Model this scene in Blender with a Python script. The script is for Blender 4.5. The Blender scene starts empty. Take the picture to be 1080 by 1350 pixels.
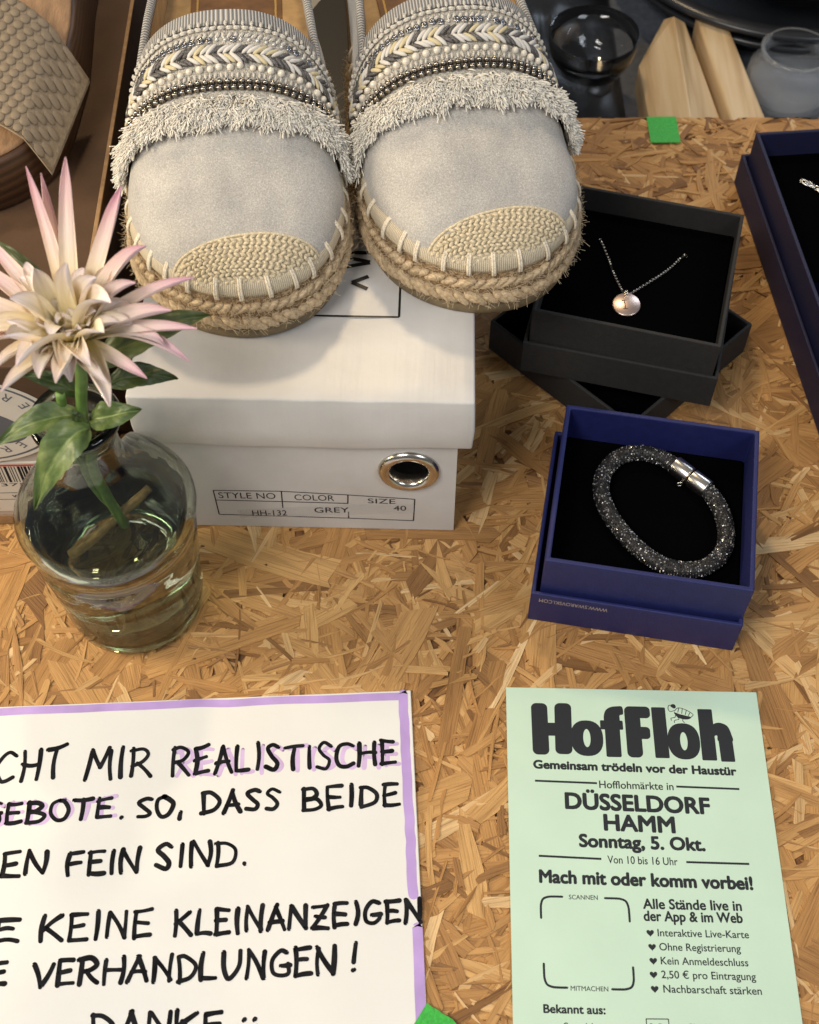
import bpy, bmesh, math, random
from mathutils import Vector, Matrix, noise

sc = bpy.context.scene
COL = sc.collection
R = math.radians
PI = math.pi

# ---------------------------------------------------------------- camera, world, lights, exposure
CAM_H = 0.4924
cam_d = bpy.data.cameras.new('camera'); cam = bpy.data.objects.new('camera', cam_d); COL.objects.link(cam)
cam.location = (0, 0, CAM_H); cam.rotation_euler = (R(90 - 56.18), 0, 0)
cam_d.sensor_fit = 'HORIZONTAL'; cam_d.sensor_width = 36.0; cam_d.lens = 36.0 * 1700 / 1080
cam_d.clip_start = 0.01; cam_d.clip_end = 50
cam_d.dof.use_dof = True; cam_d.dof.focus_distance = 0.53; cam_d.dof.aperture_fstop = 24
sc.camera = cam

world = bpy.data.worlds.new('World'); sc.world = world; world.use_nodes = True
bg = world.node_tree.nodes['Background']; bg.inputs[0].default_value = (0.92, 0.93, 1.0, 1); bg.inputs[1].default_value = 0.16

def area_light(name, loc, target, size, power, color, sy=None):
    d = bpy.data.lights.new(name, 'AREA'); o = bpy.data.objects.new(name, d); COL.objects.link(o)
    d.energy = power; d.color = color; d.size = size
    if sy: d.shape = 'RECTANGLE'; d.size_y = sy
    o.location = loc
    o.rotation_euler = (Vector(target) - Vector(loc)).to_track_quat('-Z', 'Y').to_euler()
    return o
area_light('open_doorway_daylight', (-0.52, -0.30, 1.15), (0.02, 0.25, 0.0), 0.48, 12.2, (1.0, 0.955, 0.885), 0.40)
area_light('ceiling_bulb_warm', (-0.10, 1.05, 1.00), (-0.02, 0.35, 0.05), 0.09, 4.2, (1.0, 0.76, 0.46))
lamp = area_light('left_lamp_warm', (-0.62, 0.272, 0.33), (-0.10, 0.285, 0.03), 0.20, 3.4, (1.0, 0.84, 0.60))
area_light('courtyard_daylight', (0.9, 1.7, 0.9), (0.2, 0.75, -0.05), 0.5, 4.5, (0.72, 0.84, 1.0))
area_light('side_window', (0.75, -0.35, 0.95), (0.08, 0.22, 0.0), 0.45, 4.5, (0.86, 0.93, 1.0))

sc.view_settings.view_transform = 'Standard'; sc.view_settings.look = 'None'
sc.view_settings.gamma = 1.0; sc.view_settings.use_curve_mapping = False
sc.view_settings.exposure = -0.16
sc.render.engine = 'CYCLES'
sc.cycles.use_denoising = True
sc.cycles.max_bounces = 14; sc.cycles.transmission_bounces = 12; sc.cycles.glossy_bounces = 5
sc.cycles.caustics_reflective = True; sc.cycles.caustics_refractive = True
sc.cycles.sample_clamp_indirect = 80.0; sc.cycles.blur_glossy = 0.3

# ---------------------------------------------------------------- materials
class NT:
    def __init__(s, name):
        s.m = bpy.data.materials.new(name); s.m.use_nodes = True
        s.t = s.m.node_tree; s.b = s.t.nodes['Principled BSDF']
    def n(s, typ, **kw):
        nd = s.t.nodes.new(typ)
        for k, v in kw.items():
            if k.startswith('i_'):
                key = k[2:]; key = int(key) if key.isdigit() else key.replace('_', ' ')
                nd.inputs[key].default_value = v
            else: setattr(nd, k, v)
        return nd
    def l(s, a, b): s.t.links.new(a, b)
    def coord(s, kind='Object', scale=(1, 1, 1)):
        c = s.n('ShaderNodeTexCoord'); mp = s.n('ShaderNodeMapping'); mp.inputs['Scale'].default_value = scale
        s.l(c.outputs[kind], mp.inputs[0]); return mp.outputs[0]
    def ramp(s, fac, stops):
        r = s.n('ShaderNodeValToRGB'); e = r.color_ramp.elements
        while len(e) < len(stops): e.new(0.5)
        for q, (p, c) in zip(e, stops): q.position = p; q.color = (*c, 1)
        s.l(fac, r.inputs[0]); return r.outputs[0]
    def bump(s, h, strength=0.3, dist=0.001, normal=None):
        b = s.n('ShaderNodeBump'); b.inputs['Strength'].default_value = strength; b.inputs['Distance'].default_value = dist
        s.l(h, b.inputs['Height'])
        if normal is not None: s.l(normal, b.inputs['Normal'])
        return b.outputs[0]

def simple(name, col, rough=0.5, metal=0.0, nscale=0, namt=0.0, bscale=0, bstr=0.0, bdist=0.0005, sheen=0.0, coat=0.0, spec=0.5, kind='Object', stretch=(1, 1, 1)):
    k = NT(name); b = k.b
    b.inputs['Base Color'].default_value = (*col, 1); b.inputs['Roughness'].default_value = rough; b.inputs['Metallic'].default_value = metal
    b.inputs['Specular IOR Level'].default_value = spec
    if sheen: b.inputs['Sheen Weight'].default_value = sheen; b.inputs['Sheen Roughness'].default_value = 0.5
    if coat: b.inputs['Coat Weight'].default_value = coat; b.inputs['Coat Roughness'].default_value = 0.15
    if nscale:
        v = k.coord(kind, stretch); nz = k.n('ShaderNodeTexNoise', i_Scale=nscale, i_Detail=5.0); k.l(v, nz.inputs['Vector'])
        c0 = tuple(max(0, c * (1 - namt)) for c in col); c1 = tuple(min(1, c * (1 + namt)) for c in col)
        k.l(k.ramp(nz.outputs[0], [(0.3, c0), (0.7, c1)]), b.inputs['Base Color'])
    if bscale:
        v = k.coord(kind, stretch); nz = k.n('ShaderNodeTexNoise', i_Scale=bscale, i_Detail=3.0); k.l(v, nz.inputs['Vector'])
        k.l(k.bump(nz.outputs[0], bstr, bdist), b.inputs['Normal'])
    return k.m

def mat_osb():
    k = NT('osb_wood'); at = k.n('ShaderNodeAttribute', attribute_name='tone'); sep = k.n('ShaderNodeSeparateColor'); k.l(at.outputs['Color'], sep.inputs[0])
    uv = k.n('ShaderNodeUVMap'); mp = k.n('ShaderNodeMapping'); mp.inputs['Scale'].default_value = (45, 1500, 1); k.l(uv.outputs[0], mp.inputs[0])
    g = k.n('ShaderNodeTexNoise', i_Scale=1.0, i_Detail=4.0, i_Roughness=0.6); k.l(mp.outputs[0], g.inputs['Vector'])
    mp2 = k.n('ShaderNodeMapping'); mp2.inputs['Scale'].default_value = (25, 220, 1); k.l(uv.outputs[0], mp2.inputs[0])
    g2 = k.n('ShaderNodeTexNoise', i_Scale=1.0, i_Detail=3.0); k.l(mp2.outputs[0], g2.inputs['Vector'])
    base = k.ramp(sep.outputs[0], [(0.0, (0.10, 0.045, 0.016)), (0.25, (0.27, 0.135, 0.048)), (0.55, (0.50, 0.268, 0.095)), (0.8, (0.63, 0.38, 0.152)), (1.0, (0.78, 0.57, 0.32))])
    gr = k.ramp(g.outputs[0], [(0.28, (0.56, 0.49, 0.42)), (0.5, (1, 1, 1)), (0.75, (1.1, 1.08, 1.05))])
    gr2 = k.ramp(g2.outputs[0], [(0.3, (0.80, 0.76, 0.70)), (0.6, (1.06, 1.04, 1.0))])
    m1 = k.n('ShaderNodeMix', data_type='RGBA', blend_type='MULTIPLY'); m1.inputs[0].default_value = 1; k.l(base, m1.inputs[6]); k.l(gr, m1.inputs[7])
    m2 = k.n('ShaderNodeMix', data_type='RGBA', blend_type='MULTIPLY'); m2.inputs[0].default_value = 1; k.l(m1.outputs[2], m2.inputs[6]); k.l(gr2, m2.inputs[7])
    # small dark bark flecks with a shape of their own
    o = k.coord('Object'); vz = k.n('ShaderNodeTexNoise', i_Scale=210.0, i_Detail=2.0); k.l(o, vz.inputs['Vector'])
    fl = k.ramp(vz.outputs[0], [(0.735, (0, 0, 0)), (0.765, (1, 1, 1))])
    m3 = k.n('ShaderNodeMix', data_type='RGBA'); k.l(fl, m3.inputs[0]); k.l(m2.outputs[2], m3.inputs[6]); m3.inputs[7].default_value = (0.09, 0.035, 0.012, 1)
    k.l(m3.outputs[2], k.b.inputs['Base Color'])
    k.b.inputs['Roughness'].default_value = 0.52; k.b.inputs['Specular IOR Level'].default_value = 0.35
    k.l(k.bump(g.outputs[0], 0.9, 0.0005), k.b.inputs['Normal'])
    return k.m

def mat_suede():
    k = NT('grey_suede'); v = k.coord('Object')
    a = k.n('ShaderNodeTexNoise', i_Scale=1700.0, i_Detail=3.0, i_Roughness=0.7); k.l(v, a.inputs['Vector'])
    c = k.n('ShaderNodeTexNoise', i_Scale=70.0, i_Detail=4.0); k.l(v, c.inputs['Vector'])
    f = k.ramp(a.outputs[0], [(0.30, (0.37, 0.345, 0.31)), (0.55, (0.55, 0.52, 0.475)), (0.78, (0.78, 0.75, 0.70))])
    h = k.ramp(c.outputs[0], [(0.3, (0.86, 0.86, 0.87)), (0.7, (1.08, 1.07, 1.05))])
    m = k.n('ShaderNodeMix', data_type='RGBA', blend_type='MULTIPLY'); m.inputs[0].default_value = 1; k.l(f, m.inputs[6]); k.l(h, m.inputs[7])
    k.l(m.outputs[2], k.b.inputs['Base Color']); k.b.inputs['Roughness'].default_value = 0.85
    k.b.inputs['Sheen Weight'].default_value = 0.35; k.b.inputs['Specular IOR Level'].default_value = 0.25
    k.l(k.bump(a.outputs[0], 0.5, 0.0005), k.b.inputs['Normal'])
    return k.m

def mat_wave(name, c0, c1, scale, rough=0.7, axis='X', bstr=0.6, bdist=0.0004, dist=0.0, kind='UV', sheen=0.0):
    k = NT(name); v = k.coord(kind)
    w = k.n('ShaderNodeTexWave', wave_type='BANDS', bands_direction=axis); w.inputs['Scale'].default_value = scale; w.inputs['Distortion'].default_value = dist
    w.inputs['Detail'].default_value = 2; w.inputs['Detail Scale'].default_value = 3
    k.l(v, w.inputs['Vector']); k.l(k.ramp(w.outputs[1], [(0.1, c0), (0.8, c1)]), k.b.inputs['Base Color'])
    k.b.inputs['Roughness'].default_value = rough
    if sheen: k.b.inputs['Sheen Weight'].default_value = sheen
    k.l(k.bump(w.outputs[1], bstr, bdist), k.b.inputs['Normal'])
    return k.m

def mat_attr(name, rough=0.5, attr='tone', sss=0.0, bscale=0, bstr=0.0, spec=0.5, stretch=(1, 1, 1), kind='UV'):
    k = NT(name); a = k.n('ShaderNodeAttribute', attribute_name=attr); k.l(a.outputs['Color'], k.b.inputs['Base Color'])
    k.b.inputs['Roughness'].default_value = rough; k.b.inputs['Specular IOR Level'].default_value = spec
    if sss:
        k.b.inputs['Subsurface Weight'].default_value = sss; k.b.inputs['Subsurface Radius'].default_value = (0.004, 0.002, 0.0015); k.b.inputs['Subsurface Scale'].default_value = 0.5
    if bscale:
        v = k.coord(kind, stretch); nz = k.n('ShaderNodeTexNoise', i_Scale=bscale, i_Detail=3.0); k.l(v, nz.inputs['Vector'])
        k.l(k.bump(nz.outputs[0], bstr, 0.0006), k.b.inputs['Normal'])
    return k.m

def mat_jute(name, lo, hi):
    k = NT(name); v = k.coord('Object', (400, 400, 2600)); nz = k.n('ShaderNodeTexNoise', i_Scale=1.0, i_Detail=3.0); k.l(v, nz.inputs['Vector'])
    oi = k.n('ShaderNodeObjectInfo'); c = k.ramp(nz.outputs[0], [(0.25, lo), (0.7, hi)])
    r = k.ramp(oi.outputs['Random'], [(0, (0.78, 0.76, 0.72)), (1, (1.1, 1.08, 1.05))])
    m = k.n('ShaderNodeMix', data_type='RGBA', blend_type='MULTIPLY'); m.inputs[0].default_value = 1; k.l(c, m.inputs[6]); k.l(r, m.inputs[7]); k.l(m.outputs[2], k.b.inputs['Base Color'])
    k.b.inputs['Roughness'].default_value = 0.8; k.b.inputs['Specular IOR Level'].default_value = 0.3
    k.l(k.bump(nz.outputs[0], 0.9, 0.0006), k.b.inputs['Normal']); return k.m

def mat_glass(name, col, rough=0.0, ior=1.5):
    k = NT(name); k.b.inputs['Base Color'].default_value = (*col, 1); k.b.inputs['Roughness'].default_value = rough
    k.b.inputs['Transmission Weight'].default_value = 1.0; k.b.inputs['IOR'].default_value = ior
    return k

M = {}
M['osb'] = mat_osb()
M['osb_core'] = simple('osb_core', (0.22, 0.10, 0.035), 0.8, nscale=120, namt=0.5)
M['white_card'] = None
def mat_carton():
    k = NT('glossy_white_carton'); v = k.coord('Object')
    w = k.n('ShaderNodeTexNoise', i_Scale=1.0, i_Detail=3.0); mp = k.n('ShaderNodeMapping'); mp.inputs['Scale'].default_value = (330, 14, 14); k.l(v, mp.inputs[0]); k.l(mp.outputs[0], w.inputs['Vector'])
    n2 = k.n('ShaderNodeTexNoise', i_Scale=26.0, i_Detail=6.0); k.l(v, n2.inputs['Vector'])
    k.l(k.ramp(n2.outputs[0], [(0.3, (0.57, 0.55, 0.525)), (0.6, (0.66, 0.645, 0.625))]), k.b.inputs['Base Color'])
    k.b.inputs['Roughness'].default_value = 0.38
    rr = k.n('ShaderNodeMapRange'); rr.inputs['To Min'].default_value = 0.28; rr.inputs['To Max'].default_value = 0.5; k.l(n2.outputs[0], rr.inputs[0]); k.l(rr.outputs[0], k.b.inputs['Roughness'])
    k.l(k.bump(w.outputs[0], 0.16, 0.0006, k.bump(n2.outputs[0], 0.4, 0.0018)), k.b.inputs['Normal'])
    return k.m
M['carton'] = mat_carton()
M['kraft'] = simple('brown_kraft_card', (0.078, 0.038, 0.016), 0.75, nscale=60, namt=0.18, bscale=500, bstr=0.2)
M['kraft_edge'] = simple('pale_kraft_edge', (0.32, 0.19, 0.09), 0.8, nscale=300, namt=0.2)
M['beige_print'] = simple('beige_printed_card', (0.50, 0.43, 0.37), 0.55, nscale=40, namt=0.06)
M['sticker'] = simple('white_sticker', (0.66, 0.62, 0.55), 0.4, nscale=60, namt=0.04)
M['ink'] = simple('black_ink', (0.014, 0.014, 0.017), 0.7, spec=0.2)
M['ink_grey'] = simple('charcoal_ink', (0.030, 0.033, 0.038), 0.8, spec=0.15)
M['slate_ink'] = simple('slate_ink', (0.09, 0.105, 0.13), 0.5)
M['red_ink'] = simple('red_ink', (0.5, 0.05, 0.05), 0.5)
M['suede'] = mat_suede()
M['jute'] = mat_jute('jute_rope', (0.42, 0.28, 0.15), (0.84, 0.68, 0.46))
M['jute_core'] = simple('jute_core', (0.30, 0.195, 0.10), 0.9, nscale=900, namt=0.5, bscale=1200, bstr=0.8, bdist=0.001)
M['fibre'] = simple('jute_fibre', (0.66, 0.52, 0.34), 0.7)
M['rubber'] = simple('crepe_rubber', (0.20, 0.145, 0.075), 0.6, nscale=200, namt=0.2)
M['canvas'] = mat_wave('natural_canvas_binding', (0.56, 0.46, 0.31), (0.84, 0.73, 0.55), 420.0, 0.8, 'X', 0.8, 0.0004, 1.0)
M['thread'] = simple('cream_thread', (0.80, 0.70, 0.54), 0.7, nscale=1500, namt=0.25, bscale=2500, bstr=0.5)
M['raffia'] = simple('woven_cotton_cord', (0.72, 0.61, 0.42), 0.8, nscale=1200, namt=0.3, bscale=2200, bstr=0.7)
M['fringe'] = mat_attr('cotton_fringe', 0.9, spec=0.2)
M['lace'] = simple('ecru_lace', (0.78, 0.735, 0.65), 0.8, nscale=1200, namt=0.25, bscale=1600, bstr=0.9, bdist=0.0012)
M['trim_base'] = simple('trim_ground_cloth', (0.56, 0.515, 0.44), 0.9, nscale=1500, namt=0.45, bscale=1800, bstr=0.9, bdist=0.001)
M['ribbon'] = mat_wave('ribbed_grey_ribbon', (0.22, 0.21, 0.195), (0.60, 0.575, 0.54), 210.0, 0.7, 'X', 1.0, 0.0007)
M['lining'] = simple('tan_lining', (0.50, 0.33, 0.15), 0.7, nscale=150, namt=0.2)
M['patch'] = simple('brown_leather_patch', (0.17, 0.075, 0.025), 0.5, nscale=150, namt=0.3)
M['gold'] = simple('gold_foil', (0.55, 0.36, 0.12), 0.35, 0.8)
M['pearl'] = simple('pearl', (0.80, 0.73, 0.61), 0.25, coat=0.5)
M['crystal'] = simple('crystal_bead', (0.75, 0.74, 0.70), 0.08, 0.25, coat=0.6)
M['gunmetal'] = simple('antique_silver_bead', (0.36, 0.33, 0.29), 0.24, 1.0)
M['dark_metal'] = simple('dark_bead_setting', (0.06, 0.052, 0.045), 0.45, 0.6)
M['cord_white'] = simple('satin_white_cord', (0.70, 0.66, 0.60), 0.42, sheen=0.3, bscale=1800, bstr=0.4)
M['cord_gold'] = simple('straw_yellow_cord', (0.66, 0.56, 0.34), 0.45, bscale=1800, bstr=0.4)
M['cord_dark'] = simple('dark_lurex_cord', (0.17, 0.16, 0.155), 0.35, 0.6, bscale=2200, bstr=1.0)
M['sequin'] = simple('smoke_sequin', (0.30, 0.31, 0.34), 0.18, 0.9)
M['print_black'] = simple('black_box_print', (0.012, 0.011, 0.011), 0.45)
M['steel'] = simple('eyelet_steel', (0.62, 0.58, 0.52), 0.22, 1.0, nscale=300, namt=0.1)
M['charcoal_card'] = simple('charcoal_box_card', (0.024, 0.022, 0.020), 0.75, nscale=300, namt=0.12, bscale=1500, bstr=0.25)
M['velvet'] = simple('black_velvet', (0.0018, 0.0018, 0.0022), 1.0, spec=0.0)
M['blue_card'] = simple('royal_blue_box_card', (0.013, 0.017, 0.105), 0.55, nscale=250, namt=0.1, bscale=1600, bstr=0.25)
M['navy_card'] = simple('navy_box_card', (0.010, 0.011, 0.045), 0.6, nscale=250, namt=0.1, bscale=1600, bstr=0.25)
M['navy_pad'] = simple('navy_velvet', (0.002, 0.0025, 0.010), 1.0, spec=0.0)
M['silver'] = simple('polished_silver', (0.92, 0.86, 0.76), 0.24, 1.0)
M['rose'] = simple('brushed_rose_silver', (0.80, 0.62, 0.53), 0.36, 1.0, nscale=500, namt=0.08, stretch=(1, 8, 1))
M['engrave'] = simple('engraved_line', (0.16, 0.10, 0.08), 0.6, 0.5)
M['paper_ink_silver'] = simple('silver_foil_text', (0.52, 0.46, 0.42), 0.45, 0.3)
M['mint'] = simple('mint_paper', (0.56, 0.735, 0.59), 0.75, nscale=35, namt=0.03, bscale=900, bstr=0.06)
M['paper'] = simple('white_board_paper', (0.755, 0.745, 0.715), 0.75, nscale=25, namt=0.025, bscale=700, bstr=0.08)
M['lilac'] = simple('lilac_marker', (0.47, 0.32, 0.66), 0.7, nscale=60, namt=0.14)
M['lilac_pale'] = simple('pale_lilac_marker', (0.60, 0.44, 0.70), 0.7, nscale=90, namt=0.12)
M['marker'] = simple('black_marker', (0.011, 0.011, 0.013), 0.85, nscale=160, namt=0.6, spec=0.12)
M['green_tape'] = simple('green_tape', (0.045, 0.43, 0.055), 0.45, nscale=900, namt=0.2, bscale=1200, bstr=0.3)
M['petal'] = mat_attr('dahlia_petal', 0.65, sss=0.12, bscale=1.0, bstr=0.6, spec=0.3, stretch=(3, 22, 1))
def mat_leaf():
    k = NT('dahlia_leaf'); v = k.coord('Object'); nz = k.n('ShaderNodeTexNoise', i_Scale=150.0, i_Detail=7.0); k.l(v, nz.inputs['Vector'])
    a = k.n('ShaderNodeAttribute', attribute_name='tone')
    c = k.ramp(nz.outputs[0], [(0.26, (0.040, 0.070, 0.018)), (0.52, (0.085, 0.125, 0.034)), (0.8, (0.17, 0.205, 0.075))])
    m = k.n('ShaderNodeMix', data_type='RGBA', blend_type='MULTIPLY'); m.inputs[0].default_value = 1; k.l(c, m.inputs[6]); k.l(a.outputs['Color'], m.inputs[7]); k.l(m.outputs[2], k.b.inputs['Base Color'])
    k.b.inputs['Roughness'].default_value = 0.45; k.l(k.bump(nz.outputs[0], 0.4, 0.001), k.b.inputs['Normal']); return k.m
M['leaf'] = mat_leaf()
M['stem'] = simple('green_stem', (0.13, 0.23, 0.05), 0.5, nscale=200, namt=0.25)
M['twig'] = simple('wet_stem_end', (0.26, 0.17, 0.06), 0.6, nscale=250, namt=0.4, bscale=400, bstr=0.6)
kg = mat_glass('smoked_green_glass', (0.95, 0.97, 0.95)); 
_v = kg.coord('Object'); _n = kg.n('ShaderNodeTexNoise', i_Scale=55.0, i_Detail=2.0); kg.l(_v, _n.inputs['Vector']); kg.l(kg.bump(_n.outputs[0], 0.18, 0.002), kg.b.inputs['Normal'])
_va = kg.n('ShaderNodeVolumeAbsorption'); _va.inputs['Color'].default_value = (0.44, 0.52, 0.37, 1); _va.inputs['Density'].default_value = 150.0; kg.l(_va.outputs[0], kg.t.nodes['Material Output'].inputs['Volume'])
M['glass'] = kg.m
M['clear_glass'] = mat_glass('clear_glass', (0.97, 0.98, 1.0), 0.06).m
_kj = mat_glass('sky_whitened_jar_glass', (0.93, 0.96, 1.0), 0.04); _kj.b.inputs['Transmission Weight'].default_value = 0.84; M['jar_glass'] = _kj.m  # some opaque white mixed in stands for the sky reflected by the jar
M['water'] = mat_glass('water', (0.965, 0.975, 0.925), 0.0, 1.33).m
M['strap'] = simple('taupe_embossed_leather', (0.27, 0.205, 0.135), 0.6, nscale=500, namt=0.2, bscale=1200, bstr=0.4)
M['insole'] = simple('tan_leather_insole', (0.36, 0.20, 0.095), 0.5, nscale=90, namt=0.25, bscale=400, bstr=0.5, stretch=(3, 1, 1))
def mat_stack():
    k = NT('stacked_wedge_wood'); v = k.coord('Object'); w = k.n('ShaderNodeTexWave', wave_type='BANDS', bands_direction='Z'); w.inputs['Scale'].default_value = 75.0; w.inputs['Distortion'].default_value = 1.2
    k.l(v, w.inputs['Vector']); k.l(k.ramp(w.outputs[1], [(0.1, (0.055, 0.025, 0.011)), (0.7, (0.095, 0.044, 0.019))]), k.b.inputs['Base Color']); k.b.inputs['Roughness'].default_value = 0.5
    k.l(k.bump(w.outputs[1], 0.25, 0.0005), k.b.inputs['Normal']); return k.m
M['stack'] = mat_stack()
def mat_pine():
    k = NT('pale_pine'); v = k.coord('Object', (140, 9, 140)); nz = k.n('ShaderNodeTexNoise', i_Scale=1.0, i_Detail=4.0); k.l(v, nz.inputs['Vector'])
    k.l(k.ramp(nz.outputs[0], [(0.3, (0.46, 0.30, 0.14)), (0.5, (0.66, 0.48, 0.27)), (0.7, (0.74, 0.58, 0.36))]), k.b.inputs['Base Color']); k.b.inputs['Roughness'].default_value = 0.55
    k.l(k.bump(nz.outputs[0], 0.2, 0.0005), k.b.inputs['Normal']); return k.m
M['pine'] = mat_pine()
M['black_pot'] = simple('black_plastic', (0.026, 0.028, 0.033), 0.30, nscale=40, namt=0.3)
M['black_bag'] = simple('black_film', (0.010, 0.011, 0.012), 0.36, nscale=30, namt=0.3)
M['grey_cloth'] = simple('blue_grey_cloth', (0.11, 0.125, 0.155), 0.85, nscale=200, namt=0.2, bscale=900, bstr=0.3)
M['brown_leather'] = simple('brown_leather', (0.17, 0.072, 0.028), 0.4, nscale=120, namt=0.3)

# ---------------------------------------------------------------- mesh helpers
class MB:
    def __init__(s): s.v = []; s.f = []; s.uv = {}; s.col = {}
    def add(s, verts, faces, uvs=None, cols=None):
        o = len(s.v); s.v += [tuple(v) for v in verts]; s.f += [tuple(i + o for i in f) for f in faces]
        if uvs:
            for i, u in enumerate(uvs): s.uv[o + i] = u
        if cols:
            if isinstance(cols, tuple):
                for i in range(len(verts)): s.col[o + i] = cols
            else:
                for i, c in enumerate(cols): s.col[o + i] = c
        return o
    def mesh(s, name, mat=None, smooth=True):
        m = bpy.data.meshes.new(name); m.from_pydata(s.v, [], s.f)
        if s.uv:
            l = m.uv_layers.new(name='UVMap'); 
            vi = [0] * len(m.loops); m.loops.foreach_get('vertex_index', vi)
            flat = []
            for i in vi: flat += list(s.uv.get(i, (0, 0)))
            l.data.foreach_set('uv', flat)
        if s.col:
            a = m.color_attributes.new('tone', 'FLOAT_COLOR', 'POINT'); flat = []
            for i in range(len(s.v)): c = s.col.get(i, (1, 1, 1)); flat += [c[0], c[1], c[2], 1.0]
            a.data.foreach_set('color', flat)
        if smooth: m.polygons.foreach_set('use_smooth', [True] * len(m.polygons))
        if mat is not None: m.materials.append(mat)
        m.update(); return m
    def build(s, name, mat, parent=None, smooth=True, flip=False):
        m = s.mesh(name, mat, smooth)
        if flip: m.flip_normals()
        return link(name, m, parent)

def link(name, data, parent=None, loc=None, rot=None):
    o = bpy.data.objects.new(name, data); COL.objects.link(o)
    if parent is not None: o.parent = parent
    if loc is not None: o.location = loc
    if rot is not None: o.rotation_euler = rot
    return o

def tag(o, label, cat, group=None):
    o['label'] = label; o['category'] = cat
    if group: o['group'] = group
    return o
def thing(name, label, cat, loc=(0, 0, 0), rz=0.0, group=None):
    o = link(name, None, None, loc, (0, 0, rz)); o.empty_display_size = 0.01
    return tag(o, label, cat, group)
def structure(o): o['kind'] = 'structure'; return o
def stuff(o): o['kind'] = 'stuff'; return o

def bevel_mesh(m, off, seg=2, ang=0.6):
    bm = bmesh.new(); bm.from_mesh(m)
    es = [e for e in bm.edges if len(e.link_faces) == 2 and e.calc_face_angle(0) > ang]
    bmesh.ops.bevel(bm, geom=es, offset=off, segments=seg, affect='EDGES', profile=0.5)
    bmesh.ops.recalc_face_normals(bm, faces=bm.faces)
    bm.to_mesh(m); bm.free(); return m

def box_mesh(x0, x1, y0, y1, z0, z1, mat, bev=0.0, name='block', seg=2):
    b = MB(); v = [(x, y, z) for z in (z0, z1) for y in (y0, y1) for x in (x0, x1)]
    b.add(v, [(0, 2, 3, 1), (4, 5, 7, 6), (0, 1, 5, 4), (2, 6, 7, 3), (0, 4, 6, 2), (1, 3, 7, 5)])
    m = b.mesh(name, mat, False)
    if bev: bevel_mesh(m, bev, seg)
    return m

def tray_mesh(w, d, h, t, floor, mat, bev=0.0005, name='tray'):
    """open box, origin at the middle of its underside"""
    b = MB(); X, Y = w / 2, d / 2
    o = lambda z, i: [(-X + i, -Y + i, z), (X - i, -Y + i, z), (X - i, Y - i, z), (-X + i, Y - i, z)]
    b.add(o(0, 0) + o(h, 0) + o(h, t) + o(floor, t), [])
    f = [(3, 2, 1, 0), (12, 13, 14, 15)]
    for k in range(4):
        n = (k + 1) % 4
        f += [(k, n, 4 + n, 4 + k), (4 + k, 4 + n, 8 + n, 8 + k), (8 + k, 8 + n, 12 + n, 12 + k)]
    b.f = f; m = b.mesh(name, mat, False); bevel_mesh(m, bev); return m

def lathe(prof, n=48, closed=False):
    b = MB(); k = len(prof)
    for i in range(n):
        a = 2 * PI * i / n
        for r, z in prof: b.v.append((r * math.cos(a), r * math.sin(a), z))
    for i in range(n):
        j = (i + 1) % n
        for q in range(k if closed else k - 1):
            p = (q + 1) % k
            b.f.append((i * k + q, j * k + q, j * k + p, i * k + p))
    return b

def frames(pts, closed=False):
    P = [Vector(p) for p in pts]; n = len(P); T = []
    for i in range(n):
        a = P[(i - 1) % n] if closed or i > 0 else P[i]; c = P[(i + 1) % n] if closed or i < n - 1 else P[i]
        t = c - a; T.append(t.normalized() if t.length > 1e-12 else Vector((0, 0, 1)))
    up = Vector((0, 0, 1)) if abs(T[0].z) < 0.9 else Vector((1, 0, 0))
    out = []; x = T[0].cross(up).normalized()
    for t in T:
        x = (x - t * x.dot(t)); x = x.normalized() if x.length > 1e-9 else t.orthogonal().normalized()
        out.append((x, t.cross(x).normalized(), t))
    return P, out

def tube(b, pts, rad, sides=6, closed=False, flat=1.0, cap=True, cols=None, ulen=True):
    P, F = frames(pts, closed); n = len(P); o = len(b.v); u = 0.0
    for i in range(n):
        r = rad(i / (n - 1)) if callable(rad) else rad
        x, y, t = F[i]
        if i: u += (P[i] - P[i - 1]).length
        for q in range(sides):
            a = 2 * PI * q / sides
            b.v.append(tuple(P[i] + x * (math.cos(a) * r) + y * (math.sin(a) * r * flat)))
            if ulen: b.uv[len(b.v) - 1] = (u, q / sides)
            if cols is not None: b.col[len(b.v) - 1] = cols(i / (n - 1)) if callable(cols) else cols
    for i in range(n if closed else n - 1):
        j = (i + 1) % n
        for q in range(sides):
            p = (q + 1) % sides
            b.f.append((o + i * sides + q, o + i * sides + p, o + j * sides + p, o + j * sides + q))
    if cap and not closed:
        b.f.append(tuple(o + q for q in range(sides))[::-1]); b.f.append(tuple(o + (n - 1) * sides + q for q in range(sides)))

def catmull(pts, sub=6, closed=False):
    P = [Vector(p) for p in pts]; n = len(P); out = []
    rng = range(n) if closed else range(n - 1)
    for i in rng:
        p0 = P[(i - 1) % n] if closed or i > 0 else P[i] * 2 - P[i + 1]; p1 = P[i]; p2 = P[(i + 1) % n]
        p3 = P[(i + 2) % n] if closed or i + 2 < n else p2 * 2 - p1
        for k in range(sub):
            t = k / sub
            out.append(0.5 * ((2 * p1) + (p2 - p0) * t + (2 * p0 - 5 * p1 + 4 * p2 - p3) * t * t + (3 * p1 - p0 - 3 * p2 + p3) * t ** 3))
    if not closed: out.append(P[-1])
    return out

def bez(p0, p1, p2, n):
    p0, p1, p2 = Vector(p0), Vector(p1), Vector(p2)
    return [p0 * (1 - t) ** 2 + p1 * 2 * t * (1 - t) + p2 * t * t for t in (i / n for i in range(n + 1))]

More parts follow.
